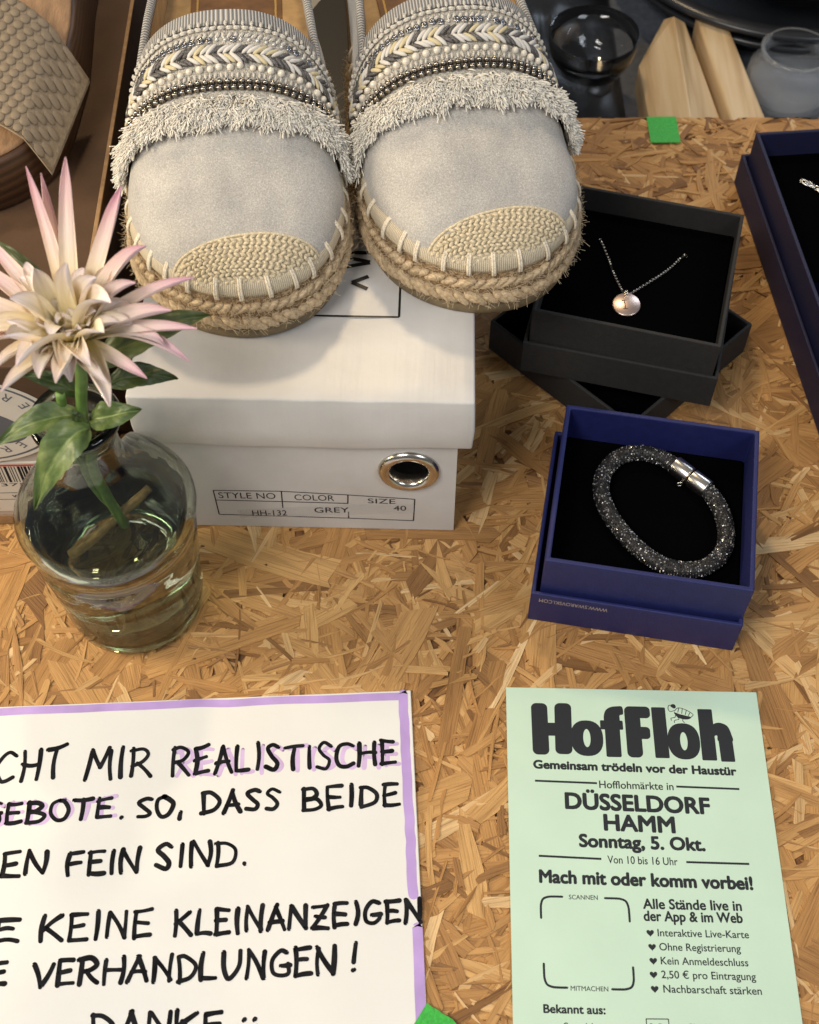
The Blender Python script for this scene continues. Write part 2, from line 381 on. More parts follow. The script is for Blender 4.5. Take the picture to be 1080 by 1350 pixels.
def interp(tab, x):
    if x <= tab[0][0]: return tab[0][1]
    for (a, b), (c, d) in zip(tab, tab[1:]):
        if x <= c: return b + (d - b) * (x - a) / (c - a)
    return tab[-1][1]

def capsule_mesh(name, L, r, mat, sides=6, flat=1.0, bend=0.0):
    """a plump little cord along local X"""
    b = MB(); n = 6; pts = [((-0.5 + i / n) * L, 0, bend * (1 - (2 * i / n - 1) ** 2)) for i in range(n + 1)]
    tube(b, pts, lambda t: r * max(0.18, (1 - abs(2 * t - 1) ** 2.6) ** 0.5), sides, flat=flat)
    return b.mesh(name, mat)
def sphere_mesh(name, r, mat, seg=10, rings=6):
    bm = bmesh.new(); bmesh.ops.create_uvsphere(bm, u_segments=seg, v_segments=rings, radius=r)
    m = bpy.data.meshes.new(name); bm.to_mesh(m); bm.free(); m.materials.append(mat); m.polygons.foreach_set('use_smooth', [True] * len(m.polygons)); return m

# flat print: font text and pen strokes ------------------------------------------------
_tc = {}
def glyphs(s, bold=0.0):
    key = (s, bold)
    if key in _tc: return _tc[key]
    c = bpy.data.curves.new('type', 'FONT'); c.body = s; c.offset = bold; c.resolution_u = 4; c.fill_mode = 'FRONT'
    o = bpy.data.objects.new('type', c); COL.objects.link(o)
    dg = bpy.context.evaluated_depsgraph_get(); m = bpy.data.meshes.new_from_object(o.evaluated_get(dg))
    v = [tuple(p.co) for p in m.vertices]; f = [tuple(p.vertices) for p in m.polygons]
    bpy.data.objects.remove(o); bpy.data.curves.remove(c); bpy.data.meshes.remove(m)
    _tc[key] = (v, f); return v, f
CAPH = max(p[1] for p in glyphs('H')[0])
def text(b, s, x0, x1, base, cap, to3, bold=0.0, slope=0.0, level=0.0):
    v, f = glyphs(s, 0.0); a = min(p[0] for p in v); w = max(p[0] for p in v) - a
    sx = (x1 - x0) / w; sy = cap / CAPH
    offs = [(0, 0)] if not bold else [(bold * math.cos(k * PI / 3), bold * math.sin(k * PI / 3)) for k in range(6)] + [(0, 0)]
    for k, (ox, oy) in enumerate(offs):
        b.add([to3(x0 + (p[0] - a) * sx + ox * sy, base + p[1] * sy + oy * sy + slope * (p[0] - a) * sx, level + k) for p in v], f)
def ribbon(b, pts, w, to3, level=0.0, smooth=False, caps=True, taper=None):
    if smooth and len(pts) > 2: pts = [(p.x, p.y) for p in catmull([(p[0], p[1], 0) for p in pts], 5)]
    n = len(pts); L = []; Rr = []
    for i in range(n):
        ax, ay = pts[max(0, i - 1)]; cx, cy = pts[min(n - 1, i + 1)]
        dx, dy = cx - ax, cy - ay; l = math.hypot(dx, dy) or 1; nx, ny = -dy / l, dx / l
        h = w / 2 * (taper(i / (n - 1)) if taper else 1)
        L.append((pts[i][0] + nx * h, pts[i][1] + ny * h)); Rr.append((pts[i][0] - nx * h, pts[i][1] - ny * h))
    poly = []
    def capf(c, a0):
        return [(c[0] + w / 2 * math.cos(a0 + k * PI / 6), c[1] + w / 2 * math.sin(a0 + k * PI / 6)) for k in range(1, 6)]
    vs = L + Rr; fs = [(i, n + i, n + i + 1, i + 1) for i in range(n - 1)]
    if caps:
        d0 = math.atan2(pts[0][1] - pts[1][1], pts[0][0] - pts[1][0]); d1 = math.atan2(pts[-1][1] - pts[-2][1], pts[-1][0] - pts[-2][0])
        o = len(vs); vs += capf(pts[0], d0 - PI / 2); fs.append((n, 0) + tuple(range(o + 4, o - 1, -1)))
        o = len(vs); vs += capf(pts[-1], d1 - PI / 2); fs.append((n - 1, 2 * n - 1) + tuple(range(o, o + 5)))
    b.add([to3(x, y, level) for x, y in vs], fs)

# ---------------------------------------------------------------- the OSB table board
BX0, BX1, BY0, BY1 = -0.36, 0.36, 0.03, 0.605
board = structure(link('osb_board', box_mesh(BX0, BX1, BY0, BY1, -0.018, -0.0022, M['osb_core'], 0.0), None))
rng = random.Random(11)
def covered(x, y):
    return (x < -0.13 and 0.32 < y) or (-0.115 < x < 0.02 and y > 0.315) or (x < 0.002 and y < 0.237) or (0.042 < x < 0.146 and y < 0.24) \
        or (0.055 < x < 0.15 and 0.265 < y < 0.345) or (0.06 < x < 0.15 and 0.385 < y < 0.465) or (x > 0.205 and y > 0.36)
def in_view(x, y):
    d = y * math.cos(R(56.18)) + CAM_H * math.sin(R(56.18)); u = 1700 * x / d; v = 1700 * (y * math.sin(R(56.18)) - CAM_H * math.cos(R(56.18))) / d
    return abs(u) < 530 and -665 < v < 530
flakes = []
def flake(L, W, x, y, a, z, tone, ragged):
    n = 4; up = []; dn = []
    taper = rng.uniform(0.55, 1.0); skew = rng.uniform(-0.35, 0.35); bow = rng.uniform(-0.06, 0.06) * L
    for i in range(n + 1):
        t = i / n; w = W * (taper + (1 - taper) * math.sin(PI * min(1, t * 1.3 + 0.1))) / 2
        cx = (t - 0.5) * L; cy = bow * (1 - (2 * t - 1) ** 2)
        up.append((cx + (skew * W if i in (0, n) else 0) + rng.gauss(0, ragged * W), cy + w * rng.uniform(0.85, 1.1)))
        dn.append((cx - (skew * W if i in (0, n) else 0) + rng.gauss(0, ragged * W), cy - w * rng.uniform(0.85, 1.1)))
    mid0 = ((-0.5 * L) - rng.uniform(-0.5, 0.9) * W * 0.5, rng.uniform(-0.3, 0.3) * W); mid1 = ((0.5 * L) + rng.uniform(-0.5, 0.9) * W * 0.5, rng.uniform(-0.3, 0.3) * W)
    ring = up + [mid1] + dn[::-1] + [mid0]
    tx = rng.gauss(0, 1) * 0.00018 / max(L, 0.01); ty = rng.gauss(0, 1) * 0.00050 / max(W, 0.004)
    ca, sa = math.cos(a), math.sin(a); uo, vo = rng.uniform(0, 9), rng.uniform(0, 9)
    V = []; UV = []
    for dz in (0, -0.0009):
        for px, py in ring:
            X = x + px * ca - py * sa; Y = y + px * sa + py * ca
            V.append((min(max(X, BX0), BX1), min(max(Y, BY0), BY1), min(z + tx * px + ty * py, -0.00001) + dz)); UV.append((px + uo, py + vo))
    k = len(ring); F = [tuple(range(k))[::-1]] + [(i, (i + 1) % k, k + (i + 1) % k, k + i) for i in range(k)]
    return V, F, UV, (tone, rng.random(), rng.random())
N = 12500
for i in range(N):
    r = rng.random()
    if r < 0.07: L = rng.uniform(0.035, 0.085); W = rng.uniform(0.010, 0.020)
    elif r < 0.34: L = rng.uniform(0.020, 0.060); W = rng.uniform(0.0040, 0.0095)
    else: L = rng.uniform(0.007, 0.036); W = rng.uniform(0.0010, 0.0042)
    a = rng.gauss(0.35, 0.95) if rng.random() < 0.7 else rng.uniform(0, PI)
    x, y = rng.uniform(BX0, BX1), rng.uniform(BY0, BY1)
    z = -0.0013 + 0.00125 * rng.random() ** (0.8 if W < 0.0045 else 1.3 if W < 0.0095 else 2.4)
    q = rng.random()
    tone = rng.gauss(0.57, 0.14) if q < 0.76 else (rng.uniform(0.18, 0.42) if q < 0.87 else rng.uniform(0.74, 0.94))
    if W > 0.0095: tone = rng.gauss(0.53, 0.11)
    flakes.append((L * W if (in_view(x, y) and not covered(x, y) and z > -0.0006) else 0, flake(L, W, x, y, a, z, min(max(tone, 0.03), 1), 0.10)))
order = sorted(range(N), key=lambda i: -flakes[i][0]); big = set(order[:290])
rest = MB()
for i, (ar, (V, F, UV, c)) in enumerate(flakes):
    if i in big and ar > 0:
        b = MB(); b.add(V, F, UV, c); b.build('strand', M['osb'], board, False)
    else: rest.add(V, F, UV, c)
lay = stuff(rest.build('strand_layer', M['osb'], board, False))

# ---------------------------------------------------------------- handwritten price notice
LET = {
 'A': [[(0, 0), (.5, 1)], [(.46, 1), (1, 0)], [(.17, .36), (.86, .38)]],
 'B': [[(.08, 0), (.04, 1)], ['s', (0, .97), (.5, 1.0), (.78, .8), (.5, .56), (.1, .5)], ['s', (.1, .5), (.7, .5), (.97, .26), (.65, .03), (.05, .02)]],
 'C': [['s', (.93, .9), (.6, 1.0), (.22, .82), (.03, .42), (.2, .08), (.58, 0), (.95, .14)]],
 'D': [[(.1, 0), (.06, 1)], ['s', (0, .98), (.5, .96), (.95, .58), (.75, .16), (.02, 0)]],
 'E': [[(.08, 1), (.06, 0)], [(.05, .98), (.9, 1.02)], [(.08, .52), (.76, .55)], [(.05, .01), (.95, .05)]],
 'F': [[(.1, 1), (.04, -.05)], [(.06, .97), (.95, 1.0)], [(.08, .5), (.8, .54)]],
 'G': [['s', (.9, .93), (.5, .98), (.08, .62), (.12, .15), (.55, 0), (.92, .16), (.9, .42)], [(.5, .42), (.97, .43)]],
 'H': [[(.06, 1), (.03, 0)], [(.95, 1), (.93, 0)], [(.05, .48), (.93, .52)]],
 'I': [[(.5, 1), (.45, 0)]],
 'K': [[(.08, 1), (.04, 0)], [(.92, .98), (.08, .44)], [(.2, .52), (1, 0)]],
 'L': [[(.1, 1), (.05, .02)], [(.05, .02), (.95, .06)]],
 'M': [[(.0, 0), (.16, 1)], [(.16, 1), (.5, .38)], [(.5, .38), (.88, 1.02)], [(.88, 1.02), (1, 0)]],
 'N': [[(.04, 0), (.1, 1)], [(.1, 1), (.88, .02)], [(.88, .02), (.95, 1.03)]],
 'O': [['s', (.5, 1), (.1, .8), (.04, .38), (.35, .02), (.8, .12), (.97, .55), (.75, .92), (.42, 1)]],
 'R': [[(.1, 1), (.03, 0)], ['s', (.0, .94), (.5, 1.03), (.85, .8), (.6, .54), (.1, .44)], [(.35, .47), (1.0, 0)]],
 'S': [['s', (.92, .9), (.5, 1.02), (.12, .8), (.45, .54), (.85, .3), (.6, .02), (.05, .08)]],
 'T': [[(.5, 1), (.47, 0)], [(0, .97), (1, 1.02)]],
 'U': [['s', (.05, 1), (.06, .4), (.3, .02), (.7, .08), (.9, .5), (.95, 1)]],
 'V': [[(0, 1), (.42, 0)], [(.42, 0), (1, 1.02)]],
 'Z': [[(.05, .97), (.9, 1)], [(.9, 1), (.05, .02)], [(.05, .02), (1, .05)], [(.22, .5), (.78, .54)]],
 '!': [[(.6, 1), (.45, .32)], [(.4, .03), (.42, .06)]], '.': [[(.3, .04), (.36, .06)]], ',': [[(.5, .16), (.3, -.16)]],
}
WID = {'I': .34, '!': .4, '.': .35, ',': .4, 'M': 1.25, 'N': 1.0, 'E': .85, 'L': .8, 'F': .85, 'S': .85}
sign = thing('handwritten_notice', 'white card notice with black marker handwriting and lilac marker border', 'notice', (0.0005, 0.2389, 0.0003), R(2.55))
link('card', box_mesh(-0.297, 0, -0.21, 0, 0, 0.0012, M['paper'], 0.0003), sign)
ZT = 0.0012
to_sign = lambda x, y, l: (x / 1000, y / 1000, ZT + 0.00003 + l * 0.0000008)
hr = random.Random(5)
def hand(s, x0, x1, ya, yb, ha, hb, mat, name, w=1.75, dx=0.0, dy=0.0, base=0, jit=0.035):
    b = MB(); tot = sum(WID.get(c, 1.0) for c in s) + 0.28 * (len(s) - 1); sx = (x1 - x0) / tot; x = x0; lev = base
    for c in s:
        cw = WID.get(c, 1.0) * sx; t = (x - x0) / max(1e-6, x1 - x0); y0 = ya + (yb - ya) * t + hr.gauss(0, .25); h = (ha + (hb - ha) * t) * hr.uniform(.94, 1.05)
        for st in LET[c]:
            sm = st[0] == 's'; pts = st[1:] if sm else st
            P = [(x + dx + (p[0] + hr.gauss(0, jit)) * cw, y0 + dy + (p[1] + hr.gauss(0, jit)) * h) for p in pts]
            if not sm:   # a pen line is never quite straight
                (ax, ay), (cx, cy) = P[0], P[-1]; L = math.hypot(cx - ax, cy - ay); k = hr.gauss(0, .035) * L
                nx, ny = -(cy - ay) / max(L, 1e-6), (cx - ax) / max(L, 1e-6)
                P = [(ax + (cx - ax) * q / 5 + nx * k * math.sin(PI * q / 5), ay + (cy - ay) * q / 5 + ny * k * math.sin(PI * q / 5)) for q in range(6)]
            ph = hr.uniform(0, 6); am = hr.uniform(.05, .16); ribbon(b, P, w * hr.uniform(.88, 1.1), to_sign, lev, sm, taper=lambda t: 1 + am * math.sin(ph + t * 3.2)); lev += 1
        x += cw + 0.28 * sx
    return b.build(name, mat, sign, False)
hr = random.Random(8); hand('REALISTISCHE', -96.5, -6.4, -33.6, -32.8, 11.0, 9.0, M['lilac_pale'], 'marker_underlay', 1.8, .55, -.3, 2)
hand('GEBOTE', -170.5, -119.4, -51.0, -50.2, 8.6, 7.8, M['lilac_pale'], 'marker_underlay', 1.8, .5, -.2, 60)
for t in (('CHT', -168.8, -141.6, -32.9, -32.3, 13.2, 12.2), ('MIR', -132.5, -106.6, -33.2, -33.2, 12, 12.4), ('REALISTISCHE', -98, -7.6, -33.3, -32.4, 11.6, 9.2),
          ('GEBOTE', -171.6, -120.6, -50.7, -49.9, 8.6, 7.8), ('.', -117.6, -115.4, -50.2, -50.2, 6, 6), ('SO,', -110.6, -92.1, -51.0, -50.6, 8, 8.2), ('DASS', -85.3, -54.3, -50.3, -49.5, 9.0, 7.6), ('BEIDE', -45.0, -6.6, -50.3, -50.2, 8.9, 8.8),
          ('EN', -161.2, -144.4, -71.8, -71.0, 8.6, 8.4), ('FEIN', -136.0, -108.4, -73.2, -72.2, 9.0, 8.6), ('SIND.', -102.3, -66.0, -71.6, -71.3, 9.2, 9.2),
          ('E', -160.0, -151.6, -97.0, -96.3, 8.8, 8.2), ('KEINE', -143.3, -101.9, -97.6, -97.4, 9.8, 9.4), ('KLEINANZEIGEN', -93.4, 0.2, -97.7, -96.4, 9.4, 8.0),
          ('E', -160.3, -154.3, -112.8, -112.8, 7.8, 7.8), ('VERHANDLUNGEN', -144.4, -33.0, -113.5, -114.2, 8.4, 9.6), ('!', -28.0, -24.0, -113.8, -113.6, 10.2, 10.2), ('DANKE', -121.2, -74.0, -134.0, -134.6, 9.2, 8.9)):
    hand(*t, M['marker'], 'handwriting', base=110)
b = MB()
for x in (-66.4, -62.6): ribbon(b, [(x, -129.1), (x + .35, -128.7)], 1.6, to_sign, 240 + x)
ribbon(b, [(-67.6, -131.5), (-66.5, -133.6), (-64.2, -134.2), (-62.4, -133.2), (-61.6, -131.3)], 1.5, to_sign, 250, True)
b.build('handwriting', M['marker'], sign, False)
b = MB(); wob = lambda k: hr.gauss(0, .12)
ribbon(b, [(-296 + i * 12.2, -2.0 - 0.6 * (i / 24) + wob(0)) for i in range(25)], 3.5, to_sign, 0, True)
b.build('marker_border', M['lilac'], sign, False)
b = MB(); ribbon(b, [(-3.3 + .012 * i + wob(0), -1.6 - i * 4.22) for i in range(21)], 3.9, to_sign, 1, True); b.build('marker_border', M['lilac'], sign, False)
b = MB(); ribbon(b, [(-2.0 - .02 * i + wob(0), -98.6 - i * 5.5) for i in range(21)], 3.9, to_sign, 1, True); b.build('marker_border', M['lilac'], sign, False)

# ---------------------------------------------------------------- mint flyer
flyer = thing('market_flyer', 'mint green flea market flyer printed in charcoal lettering', 'flyer', (0.0406, 0.2407, 0.0003), R(-1.3))
link('sheet', box_mesh(0, 0.105, -0.148, 0, 0, 0.0003, M['mint'], 0.0), flyer)
to_fly = lambda x, y, l: (x / 1000, y / 1000, 0.00033 + l * 0.0000008)
def fly(s, x0, x1, base, cap, bold=0.0, slope=0.0):
    b = MB(); text(b, s, x0, x1, base, cap, to_fly, bold, slope); b.build('printed_text', M['ink_grey'], flyer, False)
fly('Gemeinsam trödeln vor der Haustür', 10.6, 92.3, -35.9, 3.4, 0.05, -.015)
fly('Hofflohmärkte in', 36.7, 66.4, -43.8, 3.1, 0.012, -.008)
fly('DÜSSELDORF', 22.9, 79.9, -52.6, 6.4, 0.042, -.018)
fly('HAMM', 37.8, 65.3, -61.2, 6.3, 0.042, -.018)
fly('Sonntag, 5. Okt.', 27.6, 76.4, -68.1, 4.9, 0.045, -.012)
fly('Von 10 bis 16 Uhr', 38.1, 65.2, -74.5, 3.0, 0.008, -.010)
fly('Mach mit oder komm vorbei!', 11.5, 93.1, -82.6, 4.8, 0.045, -.012)
fly('SCANNEN', 22.4, 33.4, -88.9, 1.7, 0.006); fly('MITMACHEN', 21.5, 35.3, -122.6, 1.7, 0.006)
fly('Alle Stände live in', 50.6, 87.9, -91.8, 3.7, 0.03); fly('der App & im Web', 50.5, 87.7, -96.4, 3.7, 0.03)
fly('Interaktive Live-Karte', 55.2, 89.4, -102.1, 2.7, 0.012); fly('Ohne Registrierung', 55.4, 85.7, -107.3, 2.7, 0.012); fly('Kein Anmeldeschluss', 55.5, 87.9, -112.4, 2.7, 0.012)
fly('2,50 € pro Eintragung', 55.3, 90.1, -117.4, 2.7, 0.012); fly('Nachbarschaft stärken', 55.6, 91.6, -122.5, 2.7, 0.012)
fly('Bekannt aus:', 11.3, 33.7, -130.6, 2.9, 0.035)
fly('General-Anzeiger', 18.2, 37.6, -136.2, 2.3, 0.01)
fly('RuFo', 49.6, 55.4, -135.4, 1.9, 0.01); fly('Blitz Magazin', 64.0, 78.2, -135.4, 2.1, 0.01)
b = MB(); P = [(48.4, -131.9), (56.5, -131.8), (56.5, -136.6), (48.4, -136.6), (48.4, -131.9)]
for i in range(4): ribbon(b, [P[i], P[i + 1]], .35, to_fly, i)
b.build('printed_frame', M['ink_grey'], flyer, False)
for k, p in enumerate(([(10.9, -41.3), (35.8, -41.8)], [(67.6, -42.5), (92.8, -43.0)], [(11.4, -72.2), (35.7, -72.9)], [(68.6, -73.4), (93.0, -73.6)])):
    b = MB(); ribbon(b, p, .85, to_fly, 0, caps=False); b.build('printed_rule', M['ink_grey'], flyer, False)
b = MB()
for x0, y0, sx, sy, lx, ly in ((11.5, -88.0, 1, -1, 8.3, 8.2), (45.0, -88.2, -1, -1, 8.8, 8.6), (11.9, -121.6, 1, 1, 8.3, 8.4), (45.0, -121.8, -1, 1, 8.2, 8.0)):
    ribbon(b, [(x0 + sx * lx, y0), (x0 + sx * 5.5, y0), (x0 + sx * 3, y0 + sy * .15), (x0 + sx * 1.0, y0 + sy * 1.0), (x0 + sx * .15, y0 + sy * 3), (x0, y0 + sy * 5.5), (x0, y0 + sy * ly)], .85, to_fly, 0, True)
b.build('printed_bracket', M['ink_grey'], flyer, False)
for i, y in enumerate((-100.9, -106.1, -111.2, -116.2, -121.3)):
    x = 52.4 + (0.3 if i in (1, 2) else 0); b = MB(); pts = []
    for k in range(20):
        t = 2 * PI * k / 20; pts.append((x + 1.45 * math.sin(t) ** 3, y + 1.45 * (0.8125 * math.cos(t) - 0.3125 * math.cos(2 * t) - 0.125 * math.cos(3 * t) - 0.0625 * math.cos(4 * t))))
    b.add([to_fly(px, py, 0) for px, py in pts], [tuple(range(20))]); b.build('heart_bullet', M['ink_grey'], flyer, False)
# fat logo letters
def blob(b, pts, level):   # closed rounded outline, filled
    P = [(p.x, p.y) for p in catmull([(x, y, 0) for x, y in pts], 4, True)]
    b.add([to_fly(x, y, level) for x, y in P], [tuple(range(len(P)))])
def ring(b, cx, cy, rx, ry, hx, hy, level, tilt=0.0):
    n = 32; V = []
    for k in range(n):
        t = 2 * PI * k / n; c, s = math.cos(t), math.sin(t)
        V.append(to_fly(cx + math.copysign(abs(c) ** .85, c) * rx, cy + math.copysign(abs(s) ** .85, s) * ry, level)); V.append(to_fly(cx + hx * c + tilt * s, cy + hy * s, level))
    b.add(V, [(2 * k, (2 * k + 2) % (2 * n), (2 * k + 3) % (2 * n), 2 * k + 1) for k in range(n)])
def rr(b, x0, y0, x1, y1, r, level, sk=0.0):   # rounded bar, sk shifts its foot sideways
    V = []
    for cx, cy, a0 in ((x1 - r, y1 - r, 0), (x0 + r, y1 - r, 90), (x0 + r, y0 + r, 180), (x1 - r, y0 + r, 270)):
        for k in range(6):
            a = R(a0 + k * 18); x = cx + r * math.cos(a); y = cy + r * math.sin(a); V.append(to_fly(x + sk * (y1 - y) / (y1 - y0), y, level))
    b.add(V, [tuple(range(len(V)))])
def logo(fn, *a):
    b = MB(); fn(b); return b.build('logo_letter', M['ink_grey'], flyer, False)
def l_H(b): rr(b, 10.2, -30.0, 17.0, -7.0, 2.2, 0, .2); rr(b, 20.0, -29.6, 27.0, -6.8, 2.2, 1, -.4); rr(b, 14.0, -21.6, 23.0, -15.8, .4, 2)
def l_o(b): ring(b, 32.8, -22.3, 6.7, 7.9, 1.5, 4.0, 4)
def l_f(b):
    rr(b, 40.4, -30.4, 46.6, -12.0, .7, 6); rr(b, 38.6, -18.3, 48.0, -14.2, .5, 7)
    blob(b, [(40.4, -14.6), (40.8, -10.4), (43.0, -8.3), (46.2, -7.7), (48.2, -8.0), (48.4, -11.2), (46.9, -11.9), (46.6, -14.6), (43.5, -15)], 8)
def l_F(b): rr(b, 48.9, -30.4, 55.3, -7.6, 2.2, 10, .1); rr(b, 50.2, -12.9, 59.6, -7.6, 1.8, 11); rr(b, 50.6, -22.2, 59.0, -16.8, 1.6, 12)
def l_l(b): rr(b, 60.2, -30.4, 66.0, -7.8, .5, 14, .1)
def l_o2(b): ring(b, 72.5, -22.8, 6.6, 8.0, 1.5, 4.0, 16)
def l_h(b):
    rr(b, 79.4, -31.0, 85.4, -8.2, .5, 18, -.1); rr(b, 86.7, -31.4, 92.4, -20.0, .5, 19, .2)
    blob(b, [(83.5, -19.4), (84.6, -15.6), (87.6, -14.2), (91.0, -15.6), (92.4, -19.6), (92.3, -22.6), (86.8, -22.6), (86.4, -20.0), (84.6, -20.4)], 20)
for fn in (l_H, l_o, l_f, l_F, l_l, l_o2, l_h): logo(fn)
# small line-drawn insect sitting on the second o
b = MB()
blob(b, [(69.6, -9.9), (71.6, -10.6), (74.2, -11.3), (76.6, -12.0), (75.2, -13.0), (72.6, -12.9), (70.6, -11.8)], 22)
for k, p in enumerate(([(69.8, -9.4), (71.5, -7.9), (74.4, -8.6), (77.4, -10.7), (76.5, -12.0)], [(71.8, -8.0), (71.2, -9.9)], [(73.2, -8.3), (72.8, -10.4)], [(74.8, -9.0), (74.2, -10.9)], [(76.2, -10.0), (75.4, -11.4)],
                       [(70.2, -11.0), (69.8, -12.2), (68.2, -12.6), (68.2, -13.6)], [(70.8, -11.8), (71.4, -13.0), (69.6, -13.6), (69.4, -14.6)], [(73.2, -12.8), (72.9, -13.6), (73.5, -14.6)], [(69.8, -9.2), (68.0, -9.6), (67.3, -8.4), (67.7, -6.9), (69.0, -6.7)])):
    ribbon(b, p, .28, to_fly, 24 + k, True)
b.build('printed_insect', M['ink_grey'], flyer, False)
b = MB(); blob(b, [(68.4, -7.2), (69.0, -6.3), (70.2, -6.4), (70.6, -7.6), (69.8, -8.2), (68.9, -7.7)], 40); b.build('printed_insect', M['ink_grey'], flyer, False)

# ---------------------------------------------------------------- green tape
t = tag(link('green_tape', box_mesh(-0.0085, 0.0085, -0.0222, 0, 0, 0.00025, M['green_tape']), None, (0.1455, 0.6048, 0.00012), (0, 0, R(.5))), 'square of green tape stuck at the back edge of the board beside the pine battens', 'tape')
b = MB(); rg = random.Random(3); top = [(-0.012, 0.0)] + [(-0.012 + 0.0022 * k, rg.uniform(-.0006, .0006)) for k in range(1, 12)] + [(0.012, 0.0)]
pts = top + [(0.012, -0.05), (-0.012, -0.05)]; n = len(pts)
b.add([(x, y, 0.00025) for x, y in pts] + [(x, y, 0) for x, y in pts], [tuple(range(n))[::-1], tuple(range(n, 2 * n))] + [(i, (i + 1) % n, n + (i + 1) % n, n + i) for i in range(n)])
tag(b.build('green_tape', M['green_tape'], None, False), 'torn strip of green tape overlapping the right edge of the handwritten notice', 'tape')
bpy.context.scene.objects['green_tape.001'].location = (0.0165, 0.1065, 0.0017); bpy.context.scene.objects['green_tape.001'].rotation_euler = (0, 0, R(-33))

# ---------------------------------------------------------------- white shoe box
sbox = thing('shoe_box', 'glossy white shoe box with steel eyelet and style label, under the espadrilles', 'shoe box', (0.0, 0.0, 0.0004))
sbox.location = (0.0200, 0.3197, 0.0004); sbox.rotation_euler = (0, 0, R(-1.4))
BW, BD, BH, EX, EZ, ER = 0.1265, 0.279, 0.092, -0.0202, 0.0457, 0.0088
LTOP = 0.0963
link('box_side', box_mesh(-0.0018, 0, 0.0021, BD, 0, BH, M['carton'], 0.0004), sbox)
link('box_side', box_mesh(-BW, -BW + 0.0018, 0.0021, BD, 0, BH, M['carton'], 0.0004), sbox)
link('box_side', box_mesh(-BW + 0.0019, -0.0019, BD - 0.0018, BD, 0, BH, M['carton'], 0.0004), sbox)
link('box_floor', box_mesh(-BW + 0.0019, -0.0019, 0.0021, BD - 0.0019, 0.0003, 0.0018, M['carton']), sbox)
# front panel with a real round hole
b = MB(); n = 48; 
def rect_pt(t):
    c, s = math.cos(t), math.sin(t); k = []
    if c > 1e-9: k.append((0 - EX) / c)
    if c < -1e-9: k.append((-BW - EX) / c)
    if s > 1e-9: k.append((BH - EZ) / s)
    if s < -1e-9: k.append((0 - EZ) / s)
    q = min(k); return EX + c * q, EZ + s * q
angs = sorted([2 * PI * k / n for k in range(n)] + [math.atan2(cz - EZ, cx - EX) % (2 * PI) for cx in (0, -BW) for cz in (0, BH)])
n = len(angs)
for y in (0, 0.002):
    for t in angs: x, z = rect_pt(t); b.v.append((x, y, z))
    for t in angs: b.v.append((EX + ER * math.cos(t), y, EZ + ER * math.sin(t)))
for i in range(n):
    j = (i + 1) % n
    b.f += [(i, j, n + j, n + i), (2 * n + j, 2 * n + i, 3 * n + i, 3 * n + j), (j, i, 2 * n + i, 2 * n + j), (n + i, n + j, 3 * n + j, 3 * n + i)]
b.build('box_front', M['carton'], sbox, False)
# lid: shallow cap with soft folded edges
def lid_mesh():
    x0, x1, y0, y1, h = -0.1320, 0.0058, -0.0030, BD + 0.003, 0.030
    b = MB(); X = [x0, x1]; NX, NY = 24, 24; z1 = LTOP - 0.0004; th = 0.0016
    top = {}
    for i in range(NX + 1):
        for j in range(NY + 1):
            u, v = i / NX, j / NY; sag = -0.0007 * math.sin(PI * u) * math.sin(PI * v) + 0.0007 * noise.noise((u * 4, v * 6, 1)) + 0.0003 * noise.noise((u * 11, v * 14, 4))
            b.v.append((x0 + (x1 - x0) * u, y0 + (y1 - y0) * v, z1 + sag)); top[i, j] = len(b.v) - 1
    for i in range(NX):
        for j in range(NY): b.f.append((top[i, j], top[i + 1, j], top[i + 1, j + 1], top[i, j + 1]))
    loop = [top[i, 0] for i in range(NX + 1)] + [top[NX, j] for j in range(1, NY + 1)] + [top[i, NY] for i in range(NX - 1, -1, -1)] + [top[0, j] for j in range(NY - 1, 0, -1)]
    prev = loop; m = len(loop)
    for k, (dz, infl) in enumerate(((-0.008, 0.0004), (-0.018, 0.0007), (-h, 0.0000), (-h, -th), (-0.004, -th))):
        cur = []
        for q, vi in enumerate(loop):
            x, y, z = b.v[vi]; cx, cy = (x0 + x1) / 2, (y0 + y1) / 2
            nx = (1 if abs(x - x1) < 1e-7 else -1 if abs(x - x0) < 1e-7 else 0); ny = (1 if abs(y - y1) < 1e-7 else -1 if abs(y - y0) < 1e-7 else 0)
            wave = 0.0004 * math.sin(q * .7) if k == 2 else 0
            b.v.append((x + nx * infl, y + ny * (infl + (0.0012 * math.sin(PI * (x - x0) / (x1 - x0)) if k in (1, 2) and ny < 0 else 0)), z1 + dz + wave)); cur.append(len(b.v) - 1)
        for q in range(m): p = (q + 1) % m; b.f.append((prev[q], cur[q], cur[p], prev[p]))
        prev = cur
    me = b.mesh('lid', M['carton'], True); bevel_mesh(me, 0.0009, 3, 1.0); me.polygons.foreach_set('use_smooth', [True] * len(me.polygons)); return me
lid = link('lid', lid_mesh(), sbox)
# eyelet
b = lathe([(ER - 0.0006, 0.004), (ER - 0.0006, -0.0008), (ER + 0.0002, -0.0018), (ER + 0.002, -0.0024), (ER + 0.0038, -0.0018), (ER + 0.0046, -0.0004), (ER + 0.0046, 0.0)], 40)
b.v = [(EX + x, z, EZ + y) for x, y, z in b.v]; b.build('eyelet', M['steel'], sbox)
